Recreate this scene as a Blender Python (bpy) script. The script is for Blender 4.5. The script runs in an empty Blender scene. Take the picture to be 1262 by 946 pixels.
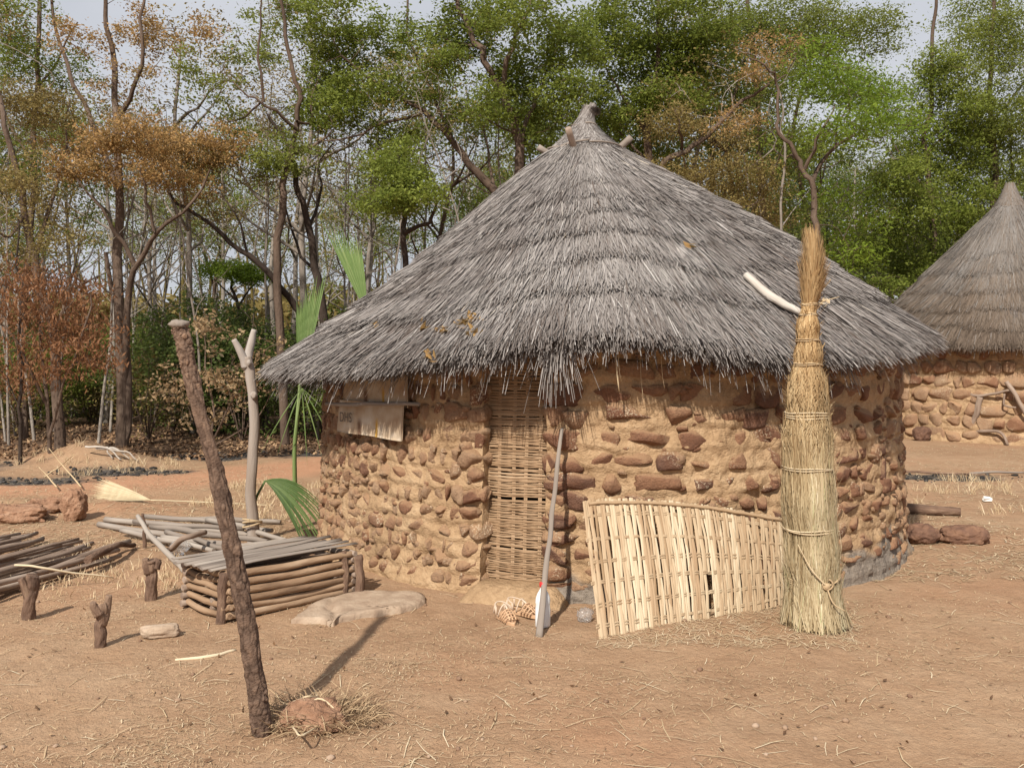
import bpy, bmesh, math, random
import numpy as np
from mathutils import Vector, Matrix

rng = np.random.default_rng(11)
random.seed(11)
scene = bpy.context.scene
COL = scene.collection
FPX, CX, HY, CZ = 1122.0, 631.0, 440.0, 1.6      # focal length in photo pixels, principal column, horizon row, eye height

def P(px, py, Y):
    return np.array([(px - CX) / FPX * Y, Y, CZ - (py - HY) / FPX * Y])

def G(px, py, z=0.0):
    Y = (CZ - z) * FPX / (py - HY)
    return np.array([(px - CX) / FPX * Y, Y, z])

# ---------------------------------------------------------------- noise
def _h(ix, iy, iz):
    n = (ix.astype(np.int64) * 374761393 + iy.astype(np.int64) * 668265263 + iz.astype(np.int64) * 1274126177) & 0xffffffff
    n = ((n ^ (n >> 13)) * 1103515245) & 0xffffffff
    n = ((n ^ (n >> 16)) * 2246822519) & 0xffffffff
    n = n ^ (n >> 15)
    return (n & 0xffff) / 32767.5 - 1.0

def vnoise(x, y, z=0.0):
    x, y, z = np.broadcast_arrays(np.asarray(x, float), np.asarray(y, float), np.asarray(z, float))
    fx, fy, fz = np.floor(x), np.floor(y), np.floor(z)
    ix, iy, iz = fx.astype(np.int64), fy.astype(np.int64), fz.astype(np.int64)
    u, v, w = x - fx, y - fy, z - fz
    u = u * u * (3 - 2 * u); v = v * v * (3 - 2 * v); w = w * w * (3 - 2 * w)
    r = 0
    for a in (0, 1):
        for b in (0, 1):
            for c in (0, 1):
                r = r + _h(ix + a, iy + b, iz + c) * (u if a else 1 - u) * (v if b else 1 - v) * (w if c else 1 - w)
    return r

def fbm(x, y, z=0.0, o=4):
    x, y, z = np.asarray(x, float), np.asarray(y, float), np.asarray(z, float)
    s, a, r = 1.0, 0.5, 0
    for k in range(o):
        r = r + a * vnoise(x * s + 17 * k, y * s - 9 * k, z * s + 5 * k)
        s *= 2.03; a *= 0.5
    return r

def unit(v):
    v = np.asarray(v, float)
    return v / np.maximum(np.linalg.norm(v, axis=-1, keepdims=True), 1e-9)

# ---------------------------------------------------------------- mesh builder
_ICO = {}
def unit_ico(sub):
    if sub not in _ICO:
        bm = bmesh.new(); bmesh.ops.create_icosphere(bm, subdivisions=sub, radius=1.0)
        bm.verts.ensure_lookup_table()
        V = np.array([v.co[:] for v in bm.verts]); F = np.array([[v.index for v in f.verts] for f in bm.faces])
        bm.free(); _ICO[sub] = (V, F)
    return _ICO[sub]

class MB:
    def __init__(self):
        self.V = []; self.F = []; self.R = []; self.T = []; self.n = 0
    def add(self, V, F, rnd=0.5, tc=None, mi=0, smooth=True):
        V = np.asarray(V, float).reshape(-1, 3); F = np.asarray(F, np.int64)
        self.V.append(V)
        self.R.append(np.broadcast_to(np.asarray(rnd, float), (len(V),)))
        self.T.append(V if tc is None else np.asarray(tc, float).reshape(-1, 3))
        self.F.append((F + self.n, mi, smooth))
        self.n += len(V)
    def tube(self, pts, rad, seg=8, rnd=0.5, rough=0.0, cap=True, flat=1.0, mi=0, rf=9.0):
        pts = np.asarray(pts, float); n = len(pts)
        rad = np.interp(np.linspace(0, 1, n), np.linspace(0, 1, len(np.atleast_1d(rad))), np.atleast_1d(rad))
        t = unit(np.gradient(pts, axis=0))
        a = np.array([0, 0, 1.0]) if abs(t[0][2]) < .9 else np.array([1.0, 0, 0])
        u = unit(np.cross(t[0], a)); U = [u]
        for i in range(1, n):
            u = U[-1] - t[i] * np.dot(U[-1], t[i]); U.append(u / max(np.linalg.norm(u), 1e-9))
        U = np.array(U); W = np.cross(t, U)
        th = np.arange(seg) * 2 * math.pi / seg
        c, s = np.cos(th), np.sin(th)
        R = np.repeat(rad[:, None], seg, 1)
        L = np.concatenate([[0], np.cumsum(np.linalg.norm(np.diff(pts, axis=0), axis=1))])
        o = rng.uniform(0, 50)
        if rough:
            R = R * (1 + rough * fbm(c[None] * 1.7 + o, s[None] * 1.7, L[:, None] * rf, 3))
        V = pts[:, None] + R[..., None] * (c[None, :, None] * U[:, None] + flat * s[None, :, None] * W[:, None])
        tc = np.stack([R * c[None] + o, R * s[None], np.repeat(L[:, None], seg, 1)], -1)
        i = np.arange(n - 1)[:, None] * seg; j = np.arange(seg)[None]; k = (j + 1) % seg
        F = np.stack([i + j, i + k, i + seg + k, i + seg + j], -1).reshape(-1, 4)
        b = self.n
        self.add(V, F, rnd, tc, mi)
        if cap:
            self.F.append((np.array([np.arange(seg)[::-1]]) + b, mi, False))
            self.F.append((np.array([np.arange(seg)]) + b + (n - 1) * seg, mi, False))
    def ribbon(self, P0, P1, P2, W, rnd, mi=0, taper=0.6):
        """batch of flat blades: three centre points and a width vector each"""
        n = len(P0)
        V = np.stack([P0 - W, P0 + W, P1 - W, P1 + W, P2 - W * taper, P2 + W * taper], 1).reshape(-1, 3)
        b = np.arange(n)[:, None] * 6
        F = np.stack([b + 0, b + 1, b + 3, b + 2, b + 2, b + 3, b + 5, b + 4], -1).reshape(-1, 4)
        o = rng.uniform(0, 50, (n, 1))
        z = np.array([0, 0, .5, .5, 1, 1]) * np.linalg.norm(P2 - P0, axis=1)[:, None]
        x = np.array([-.5, .5, -.5, .5, -.5, .5]) * np.linalg.norm(W, axis=1)[:, None]
        tc = np.stack([o + x, o * 0 + x * 0, z], -1)
        self.add(V, F, np.repeat(rnd, 6), tc, mi, smooth=False)
    def leaves(self, C, size, rnd, up=0.35, asp=0.5, droop=0.0):
        n = len(C)
        d = rng.normal(size=(n, 3)); d[:, 2] = d[:, 2] * .6 - droop; d = unit(d)
        nn = rng.normal(size=(n, 3)); nn[:, 2] += up * 3; nn = nn - d * np.sum(nn * d, 1, keepdims=True); nn = unit(nn)
        s = np.cross(d, nn)
        L = (size * rng.uniform(.6, 1.3, (n, 1))); w = L * asp * .5
        V = np.stack([C - d * L * .5, C + s * w - nn * w * .25, C + d * L * .5, C - s * w - nn * w * .25], 1).reshape(-1, 3)
        F = np.arange(n * 4).reshape(-1, 4)
        self.add(V, F, np.repeat(rnd, 4), None, 0, smooth=False)
    def blob(self, c, radii, sub=3, amp=.15, freq=2.0, rot=0.0, rnd=.5, p=2.0, mi=0, seed=None, tilt=0.0):
        V, F = unit_ico(sub)
        s = rng.uniform(0, 90) if seed is None else seed
        k = (np.abs(V) ** p).sum(1) ** (-1 / p)
        W = V * k[:, None]
        W = W * (1 + amp * fbm(V[:, 0] * freq + s, V[:, 1] * freq, V[:, 2] * freq, 3))[:, None] * np.asarray(radii)
        m = np.array(Matrix.Rotation(rot, 3, 'Z') @ Matrix.Rotation(tilt, 3, 'X'))
        self.add(W @ m.T + np.asarray(c), F, rnd, W + s, mi)
    def box(self, c, ax, ay, az, rnd=.5, mi=0, jit=0.0):
        c = np.asarray(c, float); ax, ay, az = (np.asarray(q, float) for q in (ax, ay, az))
        V = np.array([c + i * ax + j * ay + k * az for k in (-1, 1) for j in (-1, 1) for i in (-1, 1)])
        if jit: V = V + rng.normal(size=V.shape) * jit
        o = rng.uniform(0, 40)
        l = np.array([[i * np.linalg.norm(ax) + o, j * np.linalg.norm(ay), k * np.linalg.norm(az)] for k in (-1, 1) for j in (-1, 1) for i in (-1, 1)])
        l = l[:, [1, 2, 0]] if np.linalg.norm(ax) >= np.linalg.norm(az) else l
        F = [[0, 2, 3, 1], [4, 5, 7, 6], [0, 1, 5, 4], [2, 6, 7, 3], [0, 4, 6, 2], [1, 3, 7, 5]]
        self.add(V, F, rnd, l, mi, smooth=False)
    def build(self, name, mats, parent=None, loc=None):
        V = np.concatenate(self.V); R = np.concatenate(self.R); T = np.concatenate(self.T)
        if loc is None:
            loc = np.array(parent['_w']) if parent is not None else np.array([0, 0, 0.0])
        loc = np.asarray(loc, float)
        me = bpy.data.meshes.new(name)
        me.vertices.add(len(V)); me.vertices.foreach_set('co', (V - loc).astype(np.float32).ravel())
        LV = np.concatenate([f.ravel() for f, _, _ in self.F])
        tot = np.concatenate([np.full(len(f), f.shape[1]) for f, _, _ in self.F])
        me.loops.add(len(LV)); me.loops.foreach_set('vertex_index', LV.astype(np.int32))
        st = np.concatenate([[0], np.cumsum(tot)[:-1]])
        me.polygons.add(len(tot)); me.polygons.foreach_set('loop_start', st.astype(np.int32))
        me.polygons.foreach_set('material_index', np.concatenate([np.full(len(f), m) for f, m, _ in self.F]).astype(np.int32))
        me.polygons.foreach_set('use_smooth', np.concatenate([np.full(len(f), s) for f, _, s in self.F]))
        me.update(calc_edges=True)
        a = me.attributes.new('rnd', 'FLOAT', 'POINT'); a.data.foreach_set('value', R.astype(np.float32))
        a = me.attributes.new('tc', 'FLOAT_VECTOR', 'POINT'); a.data.foreach_set('vector', T.astype(np.float32).ravel())
        for m in (mats if isinstance(mats, (list, tuple)) else [mats]):
            me.materials.append(m)
        o = bpy.data.objects.new(name, me); COL.objects.link(o)
        if parent is not None:
            o.parent = parent
            o.location = Vector(loc - np.array(parent['_w']))
        else:
            o.location = Vector(loc)
        o['_w'] = [float(q) for q in loc]
        return o

def tag(o, label=None, cat=None, group=None, kind=None):
    if label: o['label'] = label
    if cat: o['category'] = cat
    if group: o['group'] = group
    if kind: o['kind'] = kind
    return o

def thing(name, loc, label, cat, group=None):
    o = bpy.data.objects.new(name, None); COL.objects.link(o)
    o.location = Vector(loc); o['_w'] = [float(q) for q in loc]
    o.empty_display_size = .1
    return tag(o, label, cat, group)

def copy_thing(root, loc, rz, sc, label=None, group=None):
    r = root.copy(); COL.objects.link(r)
    r.location = Vector(loc); r.rotation_euler = (0, 0, rz); r.scale = (sc, sc, sc)
    if label: r['label'] = label
    if group: r['group'] = group
    for ch in root.children:
        c = ch.copy(); COL.objects.link(c); c.parent = r
    return r

def smooth_path(pts, n, jit=0.0):
    """Catmull-Rom through the points"""
    pts = np.asarray(pts, float)
    q = np.vstack([2 * pts[0] - pts[1], pts, 2 * pts[-1] - pts[-2]])
    out = []; m = len(pts) - 1
    for s in np.linspace(0, m - 1e-6, n):
        i = int(s); f = s - i; a, b, c, d = q[i:i + 4]
        out.append(.5 * ((2 * b) + (c - a) * f + (2 * a - 5 * b + 4 * c - d) * f * f + (3 * b - a - 3 * c + d) * f ** 3))
    out = np.array(out)
    if jit:
        o = rng.uniform(0, 99); L = np.linspace(0, m * 2.2, n)
        w = np.minimum(1, np.linspace(0, 3, n))[:, None]
        out = out + w * jit * np.stack([vnoise(L, o, 0), vnoise(L, o, 9), vnoise(L, o, 21)], -1)
    return out

# ---------------------------------------------------------------- materials
def new_mat(name):
    m = bpy.data.materials.new(name); m.use_nodes = True
    nt = m.node_tree; nt.nodes.clear()
    out = nt.nodes.new('ShaderNodeOutputMaterial')
    return m, nt, out

def N(nt, t, **kw):
    n = nt.nodes.new(t)
    for k, v in kw.items():
        if k.startswith('i_'):
            n.inputs[k[2:].replace('_', ' ')].default_value = v
        else:
            setattr(n, k, v)
    return n

def math_(nt, op, a, b=None, clamp=False):
    n = nt.nodes.new('ShaderNodeMath'); n.operation = op; n.use_clamp = clamp
    for i, v in enumerate((a, b)):
        if v is None: continue
        if isinstance(v, (int, float)): n.inputs[i].default_value = v
        else: nt.links.new(v, n.inputs[i])
    return n.outputs[0]

def ramp(nt, fac, stops):
    n = nt.nodes.new('ShaderNodeValToRGB'); e = n.color_ramp.elements
    while len(e) < len(stops): e.new(.5)
    for el, (p, c) in zip(e, stops):
        el.position = p; el.color = (*c, 1)
    nt.links.new(fac, n.inputs[0])
    return n.outputs[0]

def mixc(nt, fac, a, b):
    n = nt.nodes.new('ShaderNodeMix'); n.data_type = 'RGBA'
    for v, s in ((fac, n.inputs[0]), (a, n.inputs[6]), (b, n.inputs[7])):
        if isinstance(v, (int, float)): s.default_value = v
        elif isinstance(v, tuple): s.default_value = (*v, 1)
        else: nt.links.new(v, s)
    return n.outputs[2]

def tcn(nt, zs=1.0):
    a = N(nt, 'ShaderNodeAttribute', attribute_name='tc')
    if zs == 1.0: return a.outputs['Vector']
    m = N(nt, 'ShaderNodeMapping'); m.inputs['Scale'].default_value = (1, 1, zs)
    nt.links.new(a.outputs['Vector'], m.inputs['Vector'])
    return m.outputs[0]

def noise(nt, vec, scale, detail=4, rough=.55):
    n = N(nt, 'ShaderNodeTexNoise'); n.inputs['Scale'].default_value = scale
    n.inputs['Detail'].default_value = detail; n.inputs['Roughness'].default_value = rough
    nt.links.new(vec, n.inputs['Vector'])
    return n.outputs[0]

def maprange(nt, v, a, b, c=0.0, d=1.0):
    n = N(nt, 'ShaderNodeMapRange'); n.clamp = True
    nt.links.new(v, n.inputs[0])
    for i, q in enumerate((a, b, c, d)): n.inputs[i + 1].default_value = q
    return n.outputs[0]

def mat(name, stops, scale=6, rw=.5, rough=.9, bump=.4, bscale=60, zs=1.0, transl=0.0, spec=.15, bdist=.01, vor=0.0, vscale=20, vzs=.5, tcol=None):
    m, nt, out = new_mat(name)
    vec = tcn(nt, zs)
    rn = N(nt, 'ShaderNodeAttribute', attribute_name='rnd').outputs['Fac']
    n1 = maprange(nt, noise(nt, vec, scale), .28, .72)
    fac = math_(nt, 'ADD', math_(nt, 'MULTIPLY', rn, rw), math_(nt, 'MULTIPLY', n1, 1 - rw), True)
    col = ramp(nt, fac, stops)
    b = N(nt, 'ShaderNodeBsdfPrincipled')
    b.inputs['Roughness'].default_value = rough; b.inputs['Specular IOR Level'].default_value = spec
    h = None
    if bump:
        h = noise(nt, vec, bscale, 5)
    if vor:
        v = N(nt, 'ShaderNodeTexVoronoi', feature='DISTANCE_TO_EDGE'); v.inputs['Scale'].default_value = vscale
        nt.links.new(tcn(nt, vzs), v.inputs['Vector'])
        e = maprange(nt, v.outputs['Distance'], 0.0, .12)
        h = math_(nt, 'ADD', math_(nt, 'MULTIPLY', e, vor), h if h else 0.0)
        col = mixc(nt, e, mixc(nt, .75, col, (.025, .018, .014)), col)
    nt.links.new(col, b.inputs['Base Color'])
    if h is not None:
        bn = N(nt, 'ShaderNodeBump'); bn.inputs['Strength'].default_value = bump or 1.0; bn.inputs['Distance'].default_value = bdist
        nt.links.new(h, bn.inputs['Height']); nt.links.new(bn.outputs[0], b.inputs['Normal'])
    if transl:
        tr = N(nt, 'ShaderNodeBsdfTranslucent')
        if tcol: nt.links.new(mixc(nt, .5, col, tcol), tr.inputs[0])
        else: nt.links.new(col, tr.inputs[0])
        mx = N(nt, 'ShaderNodeMixShader'); mx.inputs[0].default_value = transl
        nt.links.new(b.outputs[0], mx.inputs[1]); nt.links.new(tr.outputs[0], mx.inputs[2])
        nt.links.new(mx.outputs[0], out.inputs[0])
    else:
        nt.links.new(b.outputs[0], out.inputs[0])
    return m

M = {}
M['thatch'] = mat('weathered_thatch', [(0, (.075, .048, .034)), (.18, (.105, .082, .07)), (.4, (.205, .182, .17)), (.65, (.325, .30, .285)), (.88, (.44, .415, .395)), (1, (.50, .42, .32))], scale=5, rw=.82, bump=.3, bscale=160, zs=.15, rough=.85)
M['thatch_core'] = mat('packed_thatch', [(0, (.05, .035, .026)), (1, (.17, .145, .135))], scale=40, rw=.1, bump=.8, bscale=120)
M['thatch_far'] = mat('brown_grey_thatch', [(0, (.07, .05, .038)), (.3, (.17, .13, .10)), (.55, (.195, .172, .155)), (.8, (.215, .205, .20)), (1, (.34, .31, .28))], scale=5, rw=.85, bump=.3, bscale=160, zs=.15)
M['grey_wood'] = mat('weathered_grey_wood', [(0, (.10, .08, .068)), (.45, (.24, .20, .17)), (1, (.40, .355, .31))], scale=9, rw=.45, bump=.6, bscale=70, zs=.12, bdist=.006)
M['pole_wood'] = mat('brown_pole_wood', [(0, (.09, .06, .045)), (.35, (.21, .15, .115)), (.65, (.32, .245, .195)), (1, (.45, .38, .32))], scale=13, rw=.35, bump=.6, bscale=80, zs=.2, bdist=.006)
M['rail_wood'] = mat('debarked_rail_wood', [(0, (.11, .07, .045)), (.4, (.27, .175, .11)), (.75, (.36, .25, .165)), (1, (.45, .35, .255))], scale=16, rw=.3, bump=.8, bscale=60, zs=.22, bdist=.008)
M['bark_post'] = mat('cracked_bark', [(0, (.065, .04, .03)), (.5, (.15, .095, .068)), (1, (.26, .175, .125))], scale=30, rw=.25, bump=1.0, bscale=90, bdist=.012, vor=1.6, vscale=38, vzs=.6)
M['bare_wood'] = mat('bare_tan_wood', [(0, (.22, .125, .075)), (.5, (.36, .22, .135)), (1, (.45, .31, .21))], scale=12, rw=.3, bump=.5, bscale=60, zs=.15, bdist=.006)
M['stump_wood'] = mat('stump_bark', [(0, (.06, .038, .03)), (.5, (.175, .11, .078)), (1, (.33, .23, .16))], scale=14, rw=.2, bump=1, bscale=60, zs=.3, bdist=.015)
M['white_wood'] = mat('bleached_wood', [(0, (.22, .18, .145)), (.4, (.42, .37, .32)), (1, (.62, .58, .53))], scale=16, rw=.2, bump=.6, bscale=70, zs=.14)
M['bark'] = mat('tree_bark', [(0, (.05, .034, .026)), (.5, (.115, .08, .06)), (1, (.22, .165, .13))], scale=5, rw=.5, bump=1, bscale=28, zs=.3, bdist=.03)
M['bark_dark'] = mat('dark_tree_bark', [(0, (.022, .016, .013)), (.6, (.055, .04, .032)), (1, (.11, .08, .065))], scale=5, rw=.5, bump=1, bscale=28, zs=.3, bdist=.03)
M['bark_pale'] = mat('pale_tree_bark', [(0, (.17, .14, .12)), (.5, (.25, .215, .185)), (1, (.38, .34, .30))], scale=5, rw=.5, bump=1, bscale=28, zs=.3, bdist=.03)
M['straw'] = mat('dry_straw', [(0, (.16, .10, .06)), (.3, (.33, .225, .135)), (.7, (.50, .38, .235)), (1, (.68, .58, .42))], scale=10, rw=.9, bump=0)
M['char'] = mat('charcoal', [(0, (.012, .012, .012)), (.7, (.05, .046, .044)), (1, (.20, .18, .17))], scale=18, rw=.5, bump=1, bscale=50, bdist=.01)
M['bamboo'] = mat('split_bamboo', [(0, (.20, .125, .062)), (.3, (.355, .24, .143)), (.65, (.46, .352, .23)), (1, (.57, .487, .35))], scale=8, rw=.75, bump=.3, bscale=60, zs=.15, rough=.65, spec=.3, bdist=.004)
M['bamboo_old'] = mat('aged_split_bamboo', [(0, (.14, .08, .042)), (.4, (.28, .18, .105)), (.8, (.41, .285, .18)), (1, (.52, .39, .26))], scale=8, rw=.6, bump=.4, bscale=60, zs=.2, rough=.75, bdist=.004)
M['laterite'] = mat('laterite_rock', [(0, (.08, .045, .035)), (.5, (.17, .095, .065)), (1, (.28, .16, .10))], scale=14, rw=.4, bump=1, bscale=30, bdist=.02)
M['slab'] = mat('mud_slab', [(0, (.27, .19, .135)), (.5, (.37, .275, .20)), (1, (.46, .36, .27))], scale=9, rw=.1, bump=.7, bscale=40, bdist=.012)
M['clod'] = mat('red_earth_clod', [(0, (.18, .095, .058)), (.5, (.31, .175, .11)), (1, (.41, .26, .175))], scale=14, rw=.15, bump=1, bscale=34, bdist=.03)
M['palm_green'] = mat('palm_leaf_green', [(0, (.09, .15, .045)), (.5, (.165, .25, .075)), (1, (.34, .40, .17))], scale=4, rw=.7, bump=.2, bscale=80, zs=.2, rough=.5, spec=.4, transl=.25)
M['palm_dark'] = mat('palm_leaf_dark_green', [(0, (.035, .07, .018)), (.5, (.085, .14, .04)), (1, (.17, .235, .085))], scale=4, rw=.7, bump=.2, bscale=80, zs=.2, rough=.45, spec=.4, transl=.2)
M['palm_dry'] = mat('palm_leaf_dry', [(0, (.34, .25, .15)), (.5, (.52, .43, .28)), (1, (.68, .60, .43))], scale=4, rw=.7, bump=.2, bscale=80, zs=.2)
def leafm(name, a, b, c, tr=.42):
    return mat(name, [(0, a), (.5, b), (1, c)], scale=.9, rw=.75, bump=0, rough=.6, spec=.25, transl=tr, tcol=tuple(min(.5, q * 1.2 + .02) for q in c))
M['leaf_green'] = leafm('green_leaves', (.052, .082, .011), (.15, .19, .028), (.285, .32, .062))
M['leaf_bright'] = leafm('bright_green_leaves', (.06, .11, .010), (.15, .22, .02), (.25, .33, .04))
M['leaf_yellow'] = leafm('yellow_green_leaves', (.085, .11, .020), (.185, .215, .040), (.31, .335, .08))
M['leaf_dark'] = leafm('dark_green_leaves', (.035, .058, .014), (.085, .12, .028), (.16, .20, .05))
M['leaf_orange'] = leafm('orange_brown_leaves', (.21, .115, .042), (.38, .225, .085), (.52, .34, .15), .35)
M['leaf_olive'] = leafm('olive_brown_leaves', (.13, .10, .03), (.22, .17, .055), (.31, .235, .09), .3)
M['leaf_red'] = leafm('red_brown_leaves', (.095, .044, .02), (.215, .10, .045), (.34, .175, .085), .3)
M['leaf_dry'] = leafm('dry_tan_leaves', (.13, .07, .035), (.29, .19, .10), (.50, .40, .25), .25)
M['deadleaf'] = mat('fallen_leaf', [(0, (.09, .05, .03)), (.5, (.22, .13, .075)), (1, (.40, .27, .16))], scale=10, rw=.9, bump=0)
M['pebble'] = mat('pebble', [(0, (.16, .09, .06)), (.6, (.30, .20, .135)), (1, (.42, .31, .23))], scale=10, rw=.8, bump=.5, bscale=80)

def plain(name, col, rough=.5, spec=.3, trans=0.0, scale=20, var=.12, alpha=1.0):
    m, nt, out = new_mat(name)
    b = N(nt, 'ShaderNodeBsdfPrincipled')
    nz = noise(nt, tcn(nt), scale)
    c2 = tuple(max(0, q * (1 - var * 2)) for q in col)
    nt.links.new(mixc(nt, nz, c2, tuple(col)), b.inputs['Base Color'])
    b.inputs['Roughness'].default_value = rough; b.inputs['Specular IOR Level'].default_value = spec
    b.inputs['Transmission Weight'].default_value = trans; b.inputs['Alpha'].default_value = alpha
    nt.links.new(b.outputs[0], out.inputs[0])
    return m
M['white_plastic'] = plain('white_plastic', (.80, .81, .82), .35, .5)
M['red_plastic'] = plain('red_plastic', (.62, .03, .03), .4, .5)
M['clear_plastic'] = plain('clear_plastic', (.92, .93, .95), .25, .5, trans=.75, alpha=.5)
M['sandal'] = plain('peach_plastic', (.60, .385, .235), .45, .4)
M['sandal_pale'] = plain('pale_plastic', (.64, .50, .38), .5, .3)
M['paper'] = plain('white_paper', (.78, .76, .72), .8, .2)
M['red_cloth'] = plain('red_cloth', (.62, .06, .08), .8, .2)
M['ink'] = plain('faded_ink', (.14, .12, .10), .9, .1)
# ---------------------------------------------------------------- camera, light, sky
cam = bpy.data.cameras.new('camera'); cam_o = bpy.data.objects.new('camera', cam); COL.objects.link(cam_o)
cam.sensor_width = 36; cam.lens = 36 * FPX / 1262; cam.shift_y = -(473 - HY) / 1262
cam.clip_end = 2000; cam.clip_start = .05
cam_o.location = (0, 0, CZ); cam_o.rotation_euler = (math.pi / 2, 0, 0)
scene.camera = cam_o
SUN_AZ, SUN_EL = 19.0, 43.0
sun = bpy.data.lights.new('sun', 'SUN'); sun_o = bpy.data.objects.new('sun', sun); COL.objects.link(sun_o)
a, e = math.radians(SUN_AZ), math.radians(SUN_EL)
to_sun = Vector((-math.sin(a) * math.cos(e), -math.cos(a) * math.cos(e), math.sin(e)))
sun_o.rotation_euler = to_sun.to_track_quat('Z', 'Y').to_euler()
sun_o.location = to_sun * 60
sun.energy = 4.15; sun.angle = math.radians(1.1); sun.color = (1.0, .93, .82)
w = bpy.data.worlds.new('World'); scene.world = w; w.use_nodes = True
nt = w.node_tree; bg = nt.nodes['Background']
sky = nt.nodes.new('ShaderNodeTexSky'); sky.sky_type = 'NISHITA'; sky.sun_disc = False
sky.sun_elevation = e; sky.sun_rotation = math.radians(180 + SUN_AZ); sky.dust_density = 4.0; sky.air_density = 1.0
tc = nt.nodes.new('ShaderNodeTexCoord')
cl = noise(nt, tc.outputs['Generated'], 2.2, 6)
cf = maprange(nt, cl, .28, .6, .72, 1.0)
nt.links.new(mixc(nt, cf, sky.outputs[0], (8.2, 8.5, 9.2)), bg.inputs[0])
bg.inputs[1].default_value = .056
scene.view_settings.view_transform = 'Standard'; scene.view_settings.look = 'None'
scene.view_settings.exposure = 0.47; scene.view_settings.gamma = 1.0
scene.render.engine = 'CYCLES'
scene.cycles.max_bounces = 5; scene.cycles.diffuse_bounces = 2; scene.cycles.transmission_bounces = 4; scene.cycles.transparent_max_bounces = 6
scene.cycles.caustics_reflective = False; scene.cycles.caustics_refractive = False

# ---------------------------------------------------------------- ground
def bump_at(x, y, cx, cy, rx, ry, h):
    d = ((x - cx) / rx) ** 2 + ((y - cy) / ry) ** 2
    return h * np.exp(-d * 1.6)

def gz(x, y):
    x = np.asarray(x, float); y = np.asarray(y, float)
    near = np.exp(-np.maximum(0, np.hypot(x, y - 6) - 7) / 12)
    z = .016 * fbm(x * 1.1, y * 1.1, 3, 3) + near * (.015 * fbm(x * 5, y * 5, 8, 4) + .007 * fbm(x * 13, y * 13, 5, 3))
    z = z + bump_at(x, y, -6.4, 13.6, 1.1, .7, .30) * (1 + .4 * fbm(x * 3, y * 3, 1, 3))
    z = z + bump_at(x, y, -5.0, 9.6, 1.5, .35, .10) * (1 + .8 * fbm(x * 4, y * 4, 5, 3))
    z = z + np.maximum(0, y - 24) * .004
    return z

def seg_dist(x, y, pts):
    d = np.full(np.shape(x), 1e9)
    for (ax, ay), (bx, by) in zip(pts[:-1], pts[1:]):
        vx, vy = bx - ax, by - ay
        t = np.clip(((x - ax) * vx + (y - ay) * vy) / (vx * vx + vy * vy), 0, 1)
        d = np.minimum(d, np.hypot(x - ax - t * vx, y - ay - t * vy))
    return d

TRACK = [(-14, 10.0), (-8, 10.6), (-5.2, 11.3), (-3.6, 12.6), (-2.2, 14.2), (1, 16), (5, 17.2)]
ASH = [(-6.3, 11.7, 1.3, .45), (-5.4, 12.6, 1.0, .4), (-4.9, 14.6, 1.0, .5), (-2.7, 15.3, 1.6, .6), (5.7, 12.05, 1.25, .42), (-8.5, 13, 1.4, .6)]
def path_mask(x, y):
    d = seg_dist(x, y, TRACK) + .35 * fbm(x * 1.3, y * 1.3, 4, 3)
    return np.clip((1.0 - d) / .55, 0, 1)
def ash_mask(x, y):
    m = np.zeros(np.shape(x))
    for cx, cy, rx, ry in ASH:
        d = np.hypot((x - cx) / rx, (y - cy) / ry) + .8 * fbm(x * 2.2, y * 2.2, cx, 4)
        m = np.maximum(m, np.clip((1.05 - d) / .35, 0, 1))
    return m
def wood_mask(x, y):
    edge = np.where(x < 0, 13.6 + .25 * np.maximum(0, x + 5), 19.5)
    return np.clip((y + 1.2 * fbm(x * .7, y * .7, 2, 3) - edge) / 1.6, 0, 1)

def axis(lo, hi, dense, grow):
    a = list(np.arange(lo, hi + 1e-6, dense)); s = dense; v = a[-1]
    while v < 420:
        s *= grow; v += s; a.append(v)
    s = dense; v = a[0]; b = []
    while v > -420:
        s *= grow; v -= s; b.append(v)
    return np.array(b[::-1] + a)
gx = axis(-4.2, 5.2, .03, 1.06)
gy = axis(2.6, 11.0, .03, 1.05)
gy = gy[gy > -60]
XX, YY = np.meshgrid(gx, gy)
ZZ = gz(XX, YY)
nx, ny = len(gx), len(gy)
V = np.stack([XX, YY, ZZ], -1).reshape(-1, 3)
i = np.arange(ny - 1)[:, None] * nx; j = np.arange(nx - 1)[None]
F = np.stack([i + j, i + j + 1, i + nx + j + 1, i + nx + j], -1).reshape(-1, 4)
fc = V[F].mean(1)
pm = path_mask(fc[:, 0], fc[:, 1]) > .5
am = ash_mask(fc[:, 0], fc[:, 1]) > .5
m, nt, out = new_mat('bare_earth')
b = N(nt, 'ShaderNodeBsdfPrincipled'); b.inputs['Roughness'].default_value = .95; b.inputs['Specular IOR Level'].default_value = .1
vec = tcn(nt)
def attr(nm): return N(nt, 'ShaderNodeAttribute', attribute_name=nm).outputs['Fac']
big = maprange(nt, noise(nt, vec, .55, 4), .32, .68)
mid = maprange(nt, noise(nt, vec, 3.2, 5, .65), .3, .7)
fine = maprange(nt, noise(nt, vec, 34, 6, .7), .25, .75)
spk = maprange(nt, noise(nt, vec, 130, 3, .6), .56, .72)
c0 = ramp(nt, math_(nt, 'ADD', math_(nt, 'MULTIPLY', big, .45), math_(nt, 'MULTIPLY', mid, .55)), [(0, (.285, .172, .10)), (.45, (.38, .242, .147)), (1, (.465, .32, .205))])
c1 = mixc(nt, math_(nt, 'MULTIPLY', math_(nt, 'SUBTRACT', 1.0, fine), .42), c0, (.17, .095, .06))
c1 = mixc(nt, math_(nt, 'MULTIPLY', spk, .5), c1, (.52, .38, .25))
red = maprange(nt, noise(nt, vec, .38, 3), .52, .68)
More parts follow.
